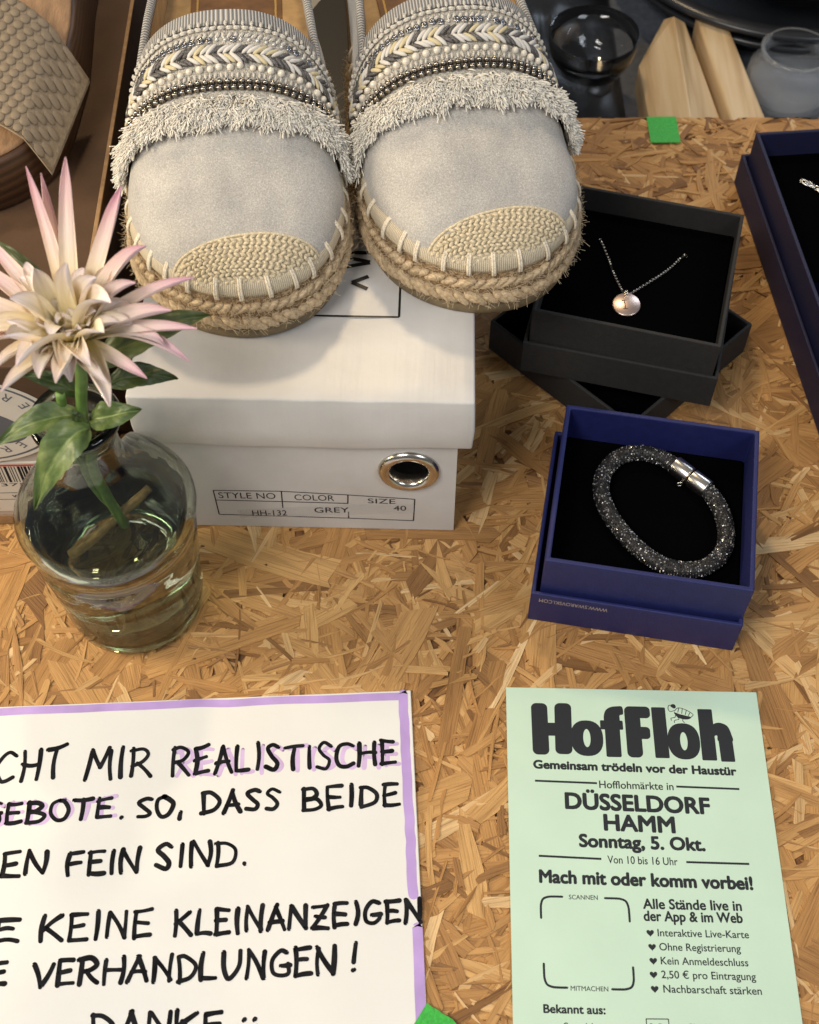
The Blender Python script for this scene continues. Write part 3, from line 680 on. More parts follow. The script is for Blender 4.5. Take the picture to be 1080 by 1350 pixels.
# printed label on the front
to_front = lambda x, z, l: (x / 1000, -0.00008 - l * 0.000002, z / 1000)
b = MB(); k = 0
for p in ([(-106, 28.1), (-76.1, 28.4), (-47, 26.6), (-17.7, 24.3)], [(-17.7, 24.3), (-18.2, 7.2)], [(-18.2, 7.2), (-47.4, 8.2), (-105.7, 9.2)], [(-105.7, 9.2), (-106, 28.1)], [(-105.7, 20.6), (-76.3, 20.4), (-47.1, 20.0)], [(-76.1, 28.4), (-76.5, 15.4)], [(-47, 26.6), (-47.3, 20.3)], [(-47.3, 13.5), (-47.4, 8.2)]):
    ribbon(b, p, .55, to_front, k, caps=False); k += 1
b.build('printed_frame', M['ink'], sbox, False)
def bt(s, x0, x1, base, cap, slope=0.0, bold=0.0, lev=0.0): b = MB(); text(b, s, x0, x1, base, cap, to_front, bold, slope, lev); b.build('printed_text', M['ink'], sbox, False)
bt('STYLE NO', -104.2, -79.0, 22.2, 4.4, .01); bt('COLOR', -70.7, -53.2, 21.9, 4.3, -.01); bt('SIZE', -38.4, -26.2, 20.6, 3.6, -.02)
b = MB(); tp = [(-96.9, 12.8), (-46.9, 19.6), (-18.0, 20.6), (-17.9, 13.7), (-47, 10.8), (-96.3, 6.7)]
b.add([to_front(x, z, 30) for x, z in tp], [tuple(range(6))]); 
kt = NT('clear_tape'); kt.b.inputs['Base Color'].default_value = (0.74, 0.73, 0.70, 1); kt.b.inputs['Roughness'].default_value = 0.2; kt.b.inputs['Alpha'].default_value = 0.30
M['tape'] = kt.m; b.build('label_sticker', M['tape'], sbox, False)
bt('HH-132', -90.6, -75.0, 8.9, 4.1, .045, 0, 50); bt('GREY', -62.5, -47.0, 12.3, 4.0, .04, 0, 50); bt('40', -27.1, -21.5, 15.2, 3.7, .03, 0, 50)
# print on the lid (frame corner, letters lying on their side, black field with white script)
to_lid = lambda x, y, l: (x / 1000, y / 1000, LTOP - 0.0004 + 0.00005 + l * 0.000002)
b = MB()
for k, p in enumerate(([(-118, 41.6), (-25.3, 41.6)], [(-25.3, 41.6), (-25.3, 118.0)], [(-118, 118.0), (-25.3, 118.0)], [(-118, 41.6), (-118, 118.0)])): ribbon(b, p, .95, to_lid, k, caps=False)
b.build('printed_frame', M['print_black'], lid, False)
for pts in ([[(-45.6, 60.6), (-38.9, 64.2)], [(-45.6, 60.6), (-39.1, 57.0)]], [[(-49.0, 75.2), (-38.6, 72.6)], [(-49.0, 69.5), (-38.6, 72.2)]], [[(-50, 78.0), (-38.5, 78.0)]]):
    b = MB()
    for k, p in enumerate(pts): ribbon(b, p, 2.0, to_lid, 6 + k, caps=False)
    b.build('printed_letter', M['print_black'], lid, False)
b = MB(); b.add([to_lid(x, y, 4) for x, y in ((-128, 149), (2, 149), (2, 272), (-128, 272))], [(0, 1, 2, 3)]); b.build('printed_panel', M['print_black'], lid, False)
M['script'] = simple('grey_script_print', (0.22, 0.21, 0.20), 0.6)
b = MB()
for k, p in enumerate(([(-58, 168), (-52, 172), (-48, 168), (-51, 163), (-56, 164)], [(-50, 176), (-45, 171), (-46, 163), (-52, 158)], [(-60, 178), (-54, 184), (-47, 181)])): ribbon(b, p, 1.6, to_lid, 8 + k, True)
b.build('printed_script', M['script'], lid, False)

# ---------------------------------------------------------------- jewellery boxes
def rotbox(name, label, cx, cy, z, rz, cat='jewellery box'): return thing(name, label, cat, (cx, cy, z), R(rz))
# charcoal tray turned cornerwise at the bottom of the pile
tr = rotbox('charcoal_tray', 'empty charcoal card tray turned cornerwise under the necklace box', 0.1035, 0.4275, 0.0003, 44.0, 'box tray')
link('tray', tray_mesh(0.0905, 0.0905, 0.0205, 0.0017, 0.0018, M['charcoal_card']), tr)
link('lining', box_mesh(-0.0433, 0.0433, -0.0433, 0.0433, 0.0019, 0.003, M['velvet']), tr)
ld = rotbox('charcoal_box_lid', 'upturned charcoal card lid holding the necklace box', 0.1070, 0.4290, 0.0210, -14.2, 'box lid')
link('tray', tray_mesh(0.0900, 0.0890, 0.0200, 0.0016, 0.0016, M['charcoal_card']), ld)
nb = rotbox('necklace_box', 'open charcoal card box with black velvet pad holding a pendant necklace', 0.1075, 0.4292, 0.0228, -15.0)
link('tray', tray_mesh(0.0850, 0.0860, 0.0380, 0.0017, 0.0018, M['charcoal_card']), nb)
link('velvet_pad', box_mesh(-0.0405, 0.0405, -0.041, 0.041, 0.002, 0.0255, M['velvet'], 0.001), nb)
nk = thing('pendant_necklace', 'fine silver chain with round engraved disc pendant on black velvet', 'necklace', (0.1006, 0.4126, 0.0488))
chain = [(0.0919, 0.4554, 0.0478), (0.0922, 0.4540, 0.0494), (0.0950, 0.441, 0.0494), (0.0965, 0.432, 0.0495), (0.0996, 0.4203, 0.0498), (0.1016, 0.4190, 0.0502), (0.1037, 0.4197, 0.0498), (0.1146, 0.4282, 0.0495), (0.1234, 0.4358, 0.0494), (0.1303, 0.4436, 0.0494), (0.1318, 0.4444, 0.0492), (0.1328, 0.4442, 0.0478)]
cp = [p - Vector((0.1006, 0.4126, 0.0488)) for p in catmull(chain, 14)]
b = MB(); P, F = frames(cp); acc = 0; last = cp[0]; rg = random.Random(2)
lm = MB(); 
for i in range(0, len(cp)):
    if i and (cp[i] - last).length < 0.00062: continue
    last = cp[i]; x, y, t = F[i]; s = 0.00040
    if (i // 1) % 2: x, y = (x + y).normalized(), (y - x).normalized()
    V = [P[i] + x * (sx * s) + y * (sy * s) + t * (st * 0.00036) for st in (-1, 1) for sx, sy in ((-1, -1), (1, -1), (1, 1), (-1, 1))]
    b.add(V, [(3, 2, 1, 0), (4, 5, 6, 7), (0, 1, 5, 4), (1, 2, 6, 5), (2, 3, 7, 6), (3, 0, 4, 7)])
b.build('chain', M['silver'], nk, False)
d = lathe([(0, 0), (0.0062, 0), (0.0066, 0.0003), (0.0066, 0.0007), (0.0062, 0.001), (0, 0.001)], 40).mesh('pendant', M['rose']); dsk = link('pendant', d, nk, (0, 0, 0.0), (R(5), R(-2), 0))
b = MB(); to_d = lambda x, y, l: (x / 1000, y / 1000, 0.00103 + l * 0.000004)
for k, p in enumerate(([(-.9, 2.2), (-.7, -2.6)], [(-1.9, 2.1), (.1, 2.4)], [(-1.6, -2.6), (.3, -2.7)])): ribbon(b, p, .42, to_d, k)
b.build('engraved_letter', M['engrave'], dsk, False)
b = MB(); tube(b, [(0.0004 * math.cos(t) + .0002, 0.0064 + 0.0013 * math.sin(t), 0.0012 + 0.0013 * math.cos(t)) for t in [2 * PI * k / 14 for k in range(14)]], 0.0005, 6, True); b.build('bail', M['silver'], nk)

# royal blue bracelet box in its own upturned lid
bl = rotbox('blue_box_lid', 'upturned royal blue card lid with small silver web address, around the bracelet box', 0.1025, 0.3088, 0.0003, -10.2, 'box lid')
link('tray', tray_mesh(0.0885, 0.0875, 0.0222, 0.0018, 0.0016, M['blue_card'], 0.0006), bl)
b = MB(); v, f = glyphs('WWW.SWAROVSKI.COM'); a0 = min(p[0] for p in v); w = max(p[0] for p in v) - a0
b.add([(-0.0405 + 0.0290 - (p[0] - a0) / w * 0.0290, -0.04382, 0.0192 - p[1] / CAPH * 0.0027) for p in v], f); b.build('printed_text', M['paper_ink_silver'], bl, False)
bb = rotbox('bracelet_box', 'open royal blue card box with black velvet pad holding a crystal bracelet', 0.1040, 0.3092, 0.0021, -10.0)
link('tray', tray_mesh(0.0845, 0.0825, 0.0430, 0.0021, 0.0018, M['blue_card'], 0.0006), bb)
link('velvet_pad', box_mesh(-0.0398, 0.0398, -0.0388, 0.0388, 0.002, 0.0235, M['velvet'], 0.0012), bb)
br = thing('crystal_bracelet', 'sparkling dark crystal mesh tube bracelet with polished silver magnetic clasp', 'bracelet', (0.109, 0.311, 0.0258))
bc = [(0.0823, 0.3214), (0.0854, 0.3329), (0.0929, 0.3408), (0.1027, 0.3428), (0.1109, 0.3397), (0.1168, 0.3353), (0.1236, 0.3284), (0.1310, 0.3214), (0.1348, 0.3126), (0.1362, 0.3002), (0.1345, 0.2918), (0.1297, 0.2850), (0.1232, 0.2806), (0.1154, 0.2797), (0.1077, 0.2818), (0.1011, 0.2859), (0.0947, 0.293), (0.0894, 0.3015), (0.0846, 0.3113)]
bc = [((bc[i - 1][0] + 2 * bc[i][0] + bc[(i + 1) % 19][0]) / 4, (bc[i - 1][1] + 2 * bc[i][1] + bc[(i + 1) % 19][1]) / 4) for i in range(19)]
zc = 0.0300 - 0.0258; path = catmull([(x - 0.109, y - 0.311, zc) for x, y in bc], 8, True)
i0, i1 = 5 * 8, 7 * 8
body = [path[k % len(path)] for k in range(i1 - 1, len(path) + i0 + 2)]
M['mesh_dark'] = simple('black_net_tube', (0.012, 0.011, 0.011), 0.6, 0.0)
b = MB(); tube(b, body, 0.0034, 14); b.build('net_tube', M['mesh_dark'], br)
# individual crystal chips held in the net: too small to pick apart singly
b = MB(); P, F = frames(body); rg = random.Random(4); 
dl = [0]; 
for i in range(1, len(P)): dl.append(dl[-1] + (P[i] - P[i - 1]).length)
def at_len(s):
    for i in range(1, len(P)):
        if dl[i] >= s:
            q = (s - dl[i - 1]) / (dl[i] - dl[i - 1]); return P[i - 1].lerp(P[i], q), F[i]
    return P[-1], F[-1]
ns = int(dl[-1] / 0.0010)
for i in range(ns):
    c, (x, y, t) = at_len(dl[-1] * (i + .5) / ns)
    for q in range(20):
        a = 2 * PI * (q + .5 * (i % 2)) / 20 + rg.gauss(0, .05); nrm = x * math.cos(a) + y * math.sin(a)
        if nrm.z < -0.45: continue
        n2 = (nrm + Vector((rg.gauss(0, .35), rg.gauss(0, .35), rg.gauss(0, .35)))).normalized(); e1 = n2.orthogonal().normalized(); e2 = n2.cross(e1); s = rg.uniform(.00036, .00056)
        o = c + nrm * 0.00342 + t * rg.gauss(0, .00012)
        V = [o + e1 * s, o + e2 * s, o - e1 * s, o - e2 * s, o + n2 * s * .75]
        tn = rg.choice((.012, .015, .02, .03, .05, .10, .16, .42)); b.add(V, [(0, 1, 4), (1, 2, 4), (2, 3, 4), (3, 0, 4)], None, (tn, tn * .96, tn * .93))  # light and dark chip tones put the sparkle into the base colour
M['chip'] = mat_attr('sparkle_toned_chip', 0.14, spec=1.0)
stuff(b.build('crystal_fill', M['chip'], br, False))
for s0, s1 in ((0.0, 0.485), (0.515, 1.0)):
    A = path[i0]; B = path[i1]; p0 = A.lerp(B, s0); p1 = A.lerp(B, s1); 
    m = capsule_mesh('clasp', (p1 - p0).length, 0.0042, M['silver'], 20)
    mb = MB(); tube(mb, [(-.5 * (p1 - p0).length, 0, 0), (-.46 * (p1 - p0).length, 0, 0), (.46 * (p1 - p0).length, 0, 0), (.5 * (p1 - p0).length, 0, 0)], lambda t: 0.0038 if t in (0, 1) else 0.0043, 24)
    o = link('clasp', bevel_mesh(mb.mesh('clasp', M['silver'], False), 0.0001), br, (p0 + p1) / 2 + Vector((0, 0, 0.0006)), (0, 0, math.atan2(p1.y - p0.y, p1.x - p0.x)))
    o.data.polygons.foreach_set('use_smooth', [True] * len(o.data.polygons))
b = MB(); pp = path[i0].lerp(path[i1], .40); tube(b, [pp + Vector((-.004 + .0012 * math.cos(t), -.0048, .0012 * math.sin(t))) for t in [2 * PI * k / 12 for k in range(12)]], 0.0003, 5, True); b.build('safety_ring', M['silver'], br)

# long navy box
nl = rotbox('navy_box_lid', 'long upturned navy card lid around the long necklace box', 0.2316, 0.4540, 0.0003, -7.1 + 0.0, 'box lid')
nl.rotation_euler = (0, 0, R(5.2))
link('tray', tray_mesh(0.0860, 0.2000, 0.0200, 0.0018, 0.0016, M['navy_card'], 0.0006), nl)
nl2 = rotbox('long_necklace_box', 'long open navy card box with a silver link chain on dark padding', 0.2318, 0.4535, 0.0021, 5.2)
link('tray', tray_mesh(0.0800, 0.1940, 0.0355, 0.0020, 0.0018, M['navy_card'], 0.0006), nl2)
link('velvet_pad', box_mesh(-0.0378, 0.0378, 0.002, 0.0948, 0.002, 0.021, M['velvet'], 0.001), nl2)
link('velvet_pad', box_mesh(-0.0378, 0.0378, -0.0948, 0.0015, 0.002, 0.021, M['navy_pad'], 0.001), nl2)
lk = thing('link_chain', 'silver link chain with round clasp lying in the long navy box', 'chain', (0.2135, 0.5180, 0.0236))
cpts = catmull([(-.0060, .0052, .0010), (0, 0, .0012), (.0045, -.0075, .0012), (.0095, -.0125, .0012), (.0160, -.0150, .0012), (.0300, -.0155, .0012)], 8)
P, F = frames(cpts); last = None; alt = 0
for i in range(len(P)):
    if last is not None and (P[i] - last).length < 0.0018: continue
    last = P[i]; x, y, t = F[i]; mb = MB(); e = x if alt % 2 else (x + y).normalized(); alt += 1; k = 1.7 if alt == 2 else 1.0
    tube(mb, [P[i] + t * (0.00155 * k * math.cos(q)) + e * (0.0010 * k * math.sin(q)) for q in [2 * PI * h / 10 for h in range(10)]], 0.0004, 5, True); mb.build('link', M['silver'], lk)

# ---------------------------------------------------------------- espadrilles
HC = [(.0, .026), (.0050, .0290), (.008, .0335), (.012, .0373), (.02, .0422), (.035, .0495), (.06, .060), (.10, .076), (.13, .083), (.26, .083)]
ZB = 0.0262
def W_out(s):
    if s <= 0: return 0.0
    if s < .058: return .0470 * max(0, 1 - (1 - s / .058) ** 2.35) ** .5
    return interp([(.058, .0470), (.085, .0468), (.15, .039), (.20, .0345), (.235, .031), (.255, .020), (.262, .0)], s)
def W_up(s): 
    q = s - .0045
    if q <= 0: return 0.0
    if q < .053: return .0435 * max(0, 1 - (1 - q / .053) ** 2.35) ** .5
    return interp([(.053, .0435), (.080, .0432), (.145, .0365), (.20, .032), (.23, .028), (.25, .018), (.257, .0)], q)
def cshift(s): return 0.004 * math.exp(-(s / .02)) 
def S(a, s, off=0.0):
    """point on the upper: a runs 0..pi from its right side over the top to its left side"""
    w = W_up(s); h = max(0.0005, interp(HC, s) - ZB); c, q = math.cos(a), math.sin(a); e = .84
    p = Vector((cshift(s) + math.copysign(abs(c) ** e, c) * w, s, ZB + abs(q) ** e * h))
    if off: p += N_(a, s) * off
    return p
def N_(a, s):
    d = 1e-3; a0, a1 = max(.02, a - d * 20), min(PI - .02, a + d * 20)
    u = S(a1, s) - S(a0, s); v = S(a, s + .0012) - S(a, max(.0051, s - .0012)); n = u.cross(v)
    n = n.normalized() if n.length > 1e-12 else Vector((0, 0, 1))
    if n.dot(Vector((S(a, s).x, -.015 if s < .03 else 0, .012))) < 0: n = -n
    return n
def row_pts(s0, a0, a1, step, bowx=0.0):
    """evenly spaced (a, s) along a cross row"""
    out = []; n = 400; last = None; acc = 0; want = 0
    for i in range(n + 1):
        a = a0 + (a1 - a0) * i / n; s = s0 + bowx * math.cos(a) ** 2; p = S(a, s)
        if last is not None: acc += (p - last).length
        if acc >= want: out.append((a, s)); want += step
        last = p
    return out
def frame_at(a, s, roll=0.0):
    p = S(a, s); n = N_(a, s); t = (S(min(PI - .01, a + .02), s) - S(max(.01, a - .02), s)).normalized(); t = (t - n * t.dot(n)).normalized(); f = n.cross(t)
    x = t * math.cos(roll) + f * math.sin(roll); y = n.cross(x)
    return p, Matrix((x, y, n)).transposed().to_4x4(), n

MS = dict(
 strand=capsule_mesh('jute_strand', .0096, .00215, M['jute'], 7, .9), strand_up=capsule_mesh('jute_strand', .0088, .0019, M['jute'], 7, .9),
 pearl=sphere_mesh('pearl', .0016, M['pearl']), bead=sphere_mesh('silver_bead', .00128, M['gunmetal'], 9, 6), crystal=sphere_mesh('crystal', .0008, M['crystal'], 6, 4),
 cw=capsule_mesh('braid_cord', .0068, .00098, M['cord_white'], 6, .85, .0005), cg=capsule_mesh('braid_cord', .0068, .00095, M['cord_gold'], 6, .85, .0005), cd=capsule_mesh('braid_cord', .0068, .00095, M['cord_dark'], 6, .85, .0005),
 scal=capsule_mesh('lace_scallop', .0030, .00090, M['lace'], 6, .9, .0004), knot=capsule_mesh('lace_knot', .0032, .00080, M['lace'], 6, .9))
b = lathe([(.0005, .0003), (.0014, .0001), (.0015, .0004), (.0005, .0005)], 10, True); MS['sequin'] = b.mesh('sequin', M['sequin'])

def outline(inset, s_end, n=240):
    """polyline round the toe from the +x side to the -x side"""
    raw = [Vector((W_out(s), s, 0)) for s in [s_end * (1 - i / 200) ** 1.8 for i in range(201)]]
    raw = raw + [Vector((-p.x, p.y, 0)) for p in raw[-2::-1]]
    raw = [p + Vector((cshift(p.y), 0, 0)) for p in raw]
    d = [0]
    for i in range(1, len(raw)): d.append(d[-1] + (raw[i] - raw[i - 1]).length)
    out = []; j = 1
    for k in range(n + 1):
        t = d[-1] * k / n
        while j < len(d) - 1 and d[j] < t: j += 1
        q = (t - d[j - 1]) / max(1e-9, d[j] - d[j - 1]); out.append(raw[j - 1].lerp(raw[j], q))
    res = []
    for i, p in enumerate(out):
        t = (out[min(n, i + 2)] - out[max(0, i - 2)]).normalized(); nr = Vector((-t.y, t.x, 0))
        c = Vector((0, .09, 0)) - p
        if nr.dot(c) > 0: nr = -nr
        res.append((p - nr * inset, nr, t))
    return res, d[-1]

def make_shoe(label, loc, yaw, seed):
    rg = random.Random(seed)
    root = thing('espadrille', label, 'shoe', loc, yaw, 'pair of grey espadrilles on the shoe box')
    # --- sole: rubber, jute core
    full = [(W_out(s) * sg, s) for sg, rng_ in ((1, [0.262 * (1 - i / 60) ** 1.6 for i in range(61)]), (-1, [0.262 * (i / 60) ** 1.6 for i in range(1, 60)])) for s in rng_]
    def slab(levels, name, mat, parent):
        b = MB(); n = len(full); cy = .12
        for z, ins in levels:
            for x, y in full:
                k = 1 - ins / .047; b.v.append((x * k + cshift(y), cy + (y - cy) * (1 - ins / .13), z))
        for l in range(len(levels) - 1):
            for i in range(n): j = (i + 1) % n; b.f.append((l * n + i, l * n + j, (l + 1) * n + j, (l + 1) * n + i))
        b.f.append(tuple(range(n))); b.f.append(tuple((len(levels) - 1) * n + i for i in range(n)))
        m = b.mesh(name, mat); bm = bmesh.new(); bm.from_mesh(m); bmesh.ops.recalc_face_normals(bm, faces=bm.faces); bm.to_mesh(m); bm.free(); return link(name, m, parent)
    slab([(0, .0036), (.0008, .0028), (.0060, .0020), (.0066, .0028)], 'rubber_sole', M['rubber'], root)
    mid = slab([(.0066, .0036), (.0090, .0022), (.015, .0016), (.021, .0026), (.0262, .0050)], 'jute_midsole', M['jute_core'], root)
    ol, L = outline(0, .155)
    N1 = int(L / .0040)
    for k in range(N1):
        for row in (0, 1):
            u = (k + .5 * row + .5) / N1 + rg.gauss(0, .0006); i = min(len(ol) - 3, max(2, int(u * (len(ol) - 1)))); p, nr, t = ol[i]
            z = (.0112 if row == 0 else .0183) + rg.gauss(0, .0003); ins = (.0012 if row == 0 else .0022)
            ang = (R(40) if row == 0 else R(-38)) + rg.gauss(0, .12)
            x = (t * math.cos(ang) + Vector((0, 0, 1)) * math.sin(ang)).normalized(); x = (x + nr * (-.12 if row else .05)).normalized(); y = (nr.cross(x)).normalized(); n3 = x.cross(y)
            o = link('jute_strand', MS['strand' if row == 0 else 'strand_up'], mid); o.matrix_local = Matrix.Translation(p - nr * ins + Vector((0, 0, z))) @ Matrix((x, y, n3)).transposed().to_4x4() @ Matrix.Diagonal((rg.uniform(.85, 1.12), rg.uniform(.9, 1.1), rg.uniform(.85, 1.15), 1))
    # fuzz of loose jute fibre
    b = MB()
    for k in range(3600):
        i = rg.randrange(2, len(ol) - 2); p, nr, t = ol[i]; z = rg.uniform(.008, .0245)
        p0 = p - nr * (.0005 + max(0, z - .016) * .25) + Vector((0, 0, z)); r0 = rg.random()
        ln = rg.uniform(.0015, .0055) if r0 < .975 else rg.uniform(.005, .009)
        d = (nr * rg.uniform(.05, .5) + t * rg.gauss(0, .9) + Vector((0, 0, rg.gauss(-.1, .6)))).normalized(); d2 = (d + Vector((rg.gauss(0, .8), rg.gauss(0, .8), rg.gauss(0, .8)))).normalized()
        tube(b, bez(p0, p0 + d * ln * .5, p0 + d * ln * .5 + d2 * ln * .5, 3), .00008, 3, cap=False, ulen=False)
    stuff(b.build('jute_fuzz', M['fibre'], mid))
    # --- canvas welt, stitches
    wl, L2 = outline(.0052, .15)
    b = MB(); o = len(b.v); sides = 8; u = 0
    for i, (p, nr, t) in enumerate(wl):
        if i: u += (p - wl[i - 1][0]).length
        for q in range(sides):
            a = 2 * PI * q / sides; b.v.append(tuple(p + nr * (math.cos(a) * .0030) + Vector((0, 0, .0272 + math.sin(a) * .0044 + math.cos(a) * -.0012)))); b.uv[len(b.v) - 1] = (u, q / sides)
    n = len(wl)
    for i in range(n - 1):
        for q in range(sides): p = (q + 1) % sides; b.f.append((i * sides + q, i * sides + p, (i + 1) * sides + p, (i + 1) * sides + q))
    welt = b.build('canvas_welt', M['canvas'], root)
    ns = int(L2 / .0112)
    for k in range(ns):
        i = int((k + .5) / ns * (n - 1)) + rg.choice((-1, 0, 0, 1)); p, nr, t = wl[i]; b = MB(); sk = rg.gauss(0, .00010)
        for sd in (-.00040, .00042):
            tube(b, [p + t * (sd + sk * q) + nr * x + Vector((0, 0, z)) for q, (x, z) in enumerate(((-.0030, .0306), (-.0016, .0322), (.0006, .0318), (.0026, .0292), (.0036, .0266), (.0038, .0240), (.0028, .0230)))], .00058, 6)
        b.build('stitch', M['thread'], welt)
    b = MB()
    tube(b, [p - nr * (.0026 + .0003 * math.sin(i * .9)) + Vector((0, 0, .0318 + .0003 * math.sin(i * 1.3))) for i, (p, nr, t) in enumerate(wl)], .0006, 6); b.build('welt_thread', M['thread'], welt)
    # --- upper surface
    def patch(sa, sb_, a0, a1, na, nss, off, mat, name, parent, dent=True, smin=None):
        b = MB()
        for i in range(nss + 1):
            for j in range(na + 1):
                a = a0 + (a1 - a0) * j / na; s0 = sa(a) if callable(sa) else sa; s1 = sb_(a) if callable(sb_) else sb_; t = i / nss
                s = s0 + (s1 - s0) * (t ** 1.5 if s0 < .01 else t)
                p = S(a, s); nrm = N_(a, s); dd = off
                if dent: dd += .0018 * noise.noise((p.x * 34 + seed, p.y * 42, 2.0)) * min(1, s / .02) + .0005 * noise.noise((p.x * 110 + seed, p.y * 70, 5.0))
                b.v.append(tuple(p + nrm * dd)); b.uv[len(b.v) - 1] = ((j / na) * .12, s)
        for i in range(nss):
            for j in range(na): k = i * (na + 1) + j; b.f.append((k, k + 1, k + na + 2, k + na + 1))
        return b.build(name, mat, parent)
    ST = .1065; AT = R(31)
    upper = patch(.0048, .064, .0, PI, 56, 40, 0, M['suede'], 'suede_vamp', root)
    trim = patch(.0625, ST, .0, PI, 56, 22, .0007, M['trim_base'], 'trim_band', root, False)
    patch(.090, .235, 0, AT, 10, 30, 0, M['suede'], 'side_quarter', root); patch(.090, .235, PI - AT, PI, 10, 30, 0, M['suede'], 'side_quarter', root)
    patch(.062, .235, 0, AT - .02, 10, 30, -.0016, M['lining'], 'lining', root, False); patch(.062, .235, PI - AT + .02, PI, 10, 30, -.0016, M['lining'], 'lining', root, False)
    patch(.062, ST - .001, AT, PI - AT, 30, 10, -.0016, M['lining'], 'lining', root, False)
    # ribbed binding: throat edge and top line
    patch(.1005, .1078, AT * .75, PI - AT * .75, 60, 4, .0016, M['ribbon'], 'throat_ribbon', root, False)
    for sg in (0, 1):
        b = MB(); tube(b, [S(AT if sg == 0 else PI - AT, s, .0004) for s in [.102 + .13 * i / 40 for i in range(41)]], .0019, 8, flat=1.3); b.build('topline_binding', M['ribbon'], root)
    # insole with stamped patch
    b = MB(); n = 30
    for i in range(n + 1):
        s = .055 + .185 * i / n
        for sg in (-1, 1): b.v.append((sg * max(.001, W_up(s) - .0015), s, .0300))
    b.f = [(2 * i, 2 * i + 1, 2 * i + 3, 2 * i + 2) for i in range(n)]; ins = b.build('insole', M['lining'], root)
    link('stamp', box_mesh(-.021, .021, .152, .190, .0302, .0306, M['patch'], .0002), ins)
    b = MB(); tl = lambda x, y, l: (x, y, .03066 + l * .000002)
    for k, (p, q) in enumerate((((-.018, .155), (.018, .155)), ((.018, .155), (.018, .187)), ((.018, .187), (-.018, .187)), ((-.018, .187), (-.018, .155)))): ribbon(b, [p, q], .0009, tl, k, caps=False)
    b.build('stamp_frame', M['gold'], ins, False)
    # --- woven toe cap
    def cap_s(a):
        q = .015
        for _ in range(8):
            x = S(a, max(.0052, q)).x; q = .6 * q + .4 * (.0182 + .13 * x - 4.2 * x * x)
        return max(.0051, q)
    tc = MB()
    capo = patch(.0048, lambda a: cap_s(a) + .0004, R(4), R(176), 56, 14, .0005, M['raffia'], 'toe_cap', upper, False)
    s = .0050; r_ = 0
    while s < .0225:
        for a, ss in row_pts(s, R(4), R(176), .0024):
            a += (.5 * (r_ % 2)) * .0024 / max(.01, W_up(s) + .008)
            if a > R(176) or ss > cap_s(a) - .0003: continue
            p, fr, nr = frame_at(a, ss, R(30 if r_ % 2 else -30) + rg.gauss(0, .12))
            x, y = fr.col[0].xyz, fr.col[1].xyz; pts = [p + nr * (.0007 + .0005 * math.cos(PI * q / 1.1)) + x * (q * .0015) for q in (-1, -.5, 0, .5, 1)]
            tube(tc, pts, lambda t: .00078 * (1 - .5 * abs(2 * t - 1) ** 2), 6, ulen=False)
        q = .00135; ds = .0001
        while (S(PI / 2, s + ds) - S(PI / 2, s)).length < q: ds += .0001
        s += ds; r_ += 1
    stuff(tc.build('weave', M['raffia'], capo))
    b = MB(); tube(b, [S(a, cap_s(a) + .0003, .0007) for a in [R(5) + R(170) * i / 50 for i in range(51)]], .0006, 5); b.build('cap_edge', M['raffia'], capo)
    # --- trims, from the fringe upwards
    def place(key, name, a, s, off, roll=0.0, sc_=1.0):
        p, fr, nr = frame_at(a, s, roll); o = link(name, MS[key], trim); o.matrix_local = Matrix.Translation(p + nr * off) @ fr @ Matrix.Diagonal((sc_, sc_, sc_, 1)); return o
    A0, A1 = R(7), R(173)
    for a, s in row_pts(.0712, A0, A1, .0036): place('crystal', 'crystal', a, s, .0013)
    b = MB(); tube(b, [S(a, .0759, .0010) for a in [A0 + (A1 - A0) * i / 60 for i in range(61)]], .0022, 6, flat=.5); b.build('bead_setting', M['dark_metal'], trim)
    for q, s0 in enumerate((.0746, .0772)):
        for a, s in row_pts(s0, A0, A1, .00285): place('bead', 'silver_bead', a, s, .0023)
    for a, s in row_pts(.0802, A0, A1, .0021): place('knot', 'lace_knot', a, s, .0012, R(90) + rg.gauss(0, .15), .8)
    for a, s in row_pts(.0828, A0, A1, .0040): place('pearl', 'pearl', a + rg.gauss(0, .006), s + rg.gauss(0, .0003), .0015, 0, rg.uniform(.8, 1.08))
    cols = ['cw', 'cg', 'cw', 'cd', 'cd']; k = 0
    for a, s in row_pts(.0885, A0, A1, .00235):
        c = cols[k % 5] if rg.random() < .85 else rg.choice(cols); k += 1
        place(c, 'braid_cord', a, s - .0019, .0018, R(-38) + PI + rg.gauss(0, .09), rg.uniform(.9, 1.05)); place(c if rg.random() < .8 else rg.choice(cols), 'braid_cord', a, s + .0019, .0018, R(38) + PI + rg.gauss(0, .09), rg.uniform(.9, 1.05))
    for a, s in row_pts(.0945, A0, A1, .0032):
        if a > R(95) or rg.random() < .35: place('sequin', 'sequin', a, s + rg.gauss(0, .0003), .0014, rg.uniform(0, 3))
        else: place('crystal', 'crystal', a, s, .0012)
    for a, s in row_pts(.0965, A0, A1, .0024): place('knot', 'lace_knot', a, s, .0011, R(60) + rg.gauss(0, .3))
    for a, s in row_pts(.0990, A0, A1, .0030): place('scal', 'lace_scallop', a, s, .0016, rg.gauss(0, .2))
    for a, s in row_pts(.1006, A0, A1, .0034): place('scal', 'lace_scallop', a, s, .0022, R(90), .8)
    # --- cotton fringe, uncountable threads in tufts
    b = MB()
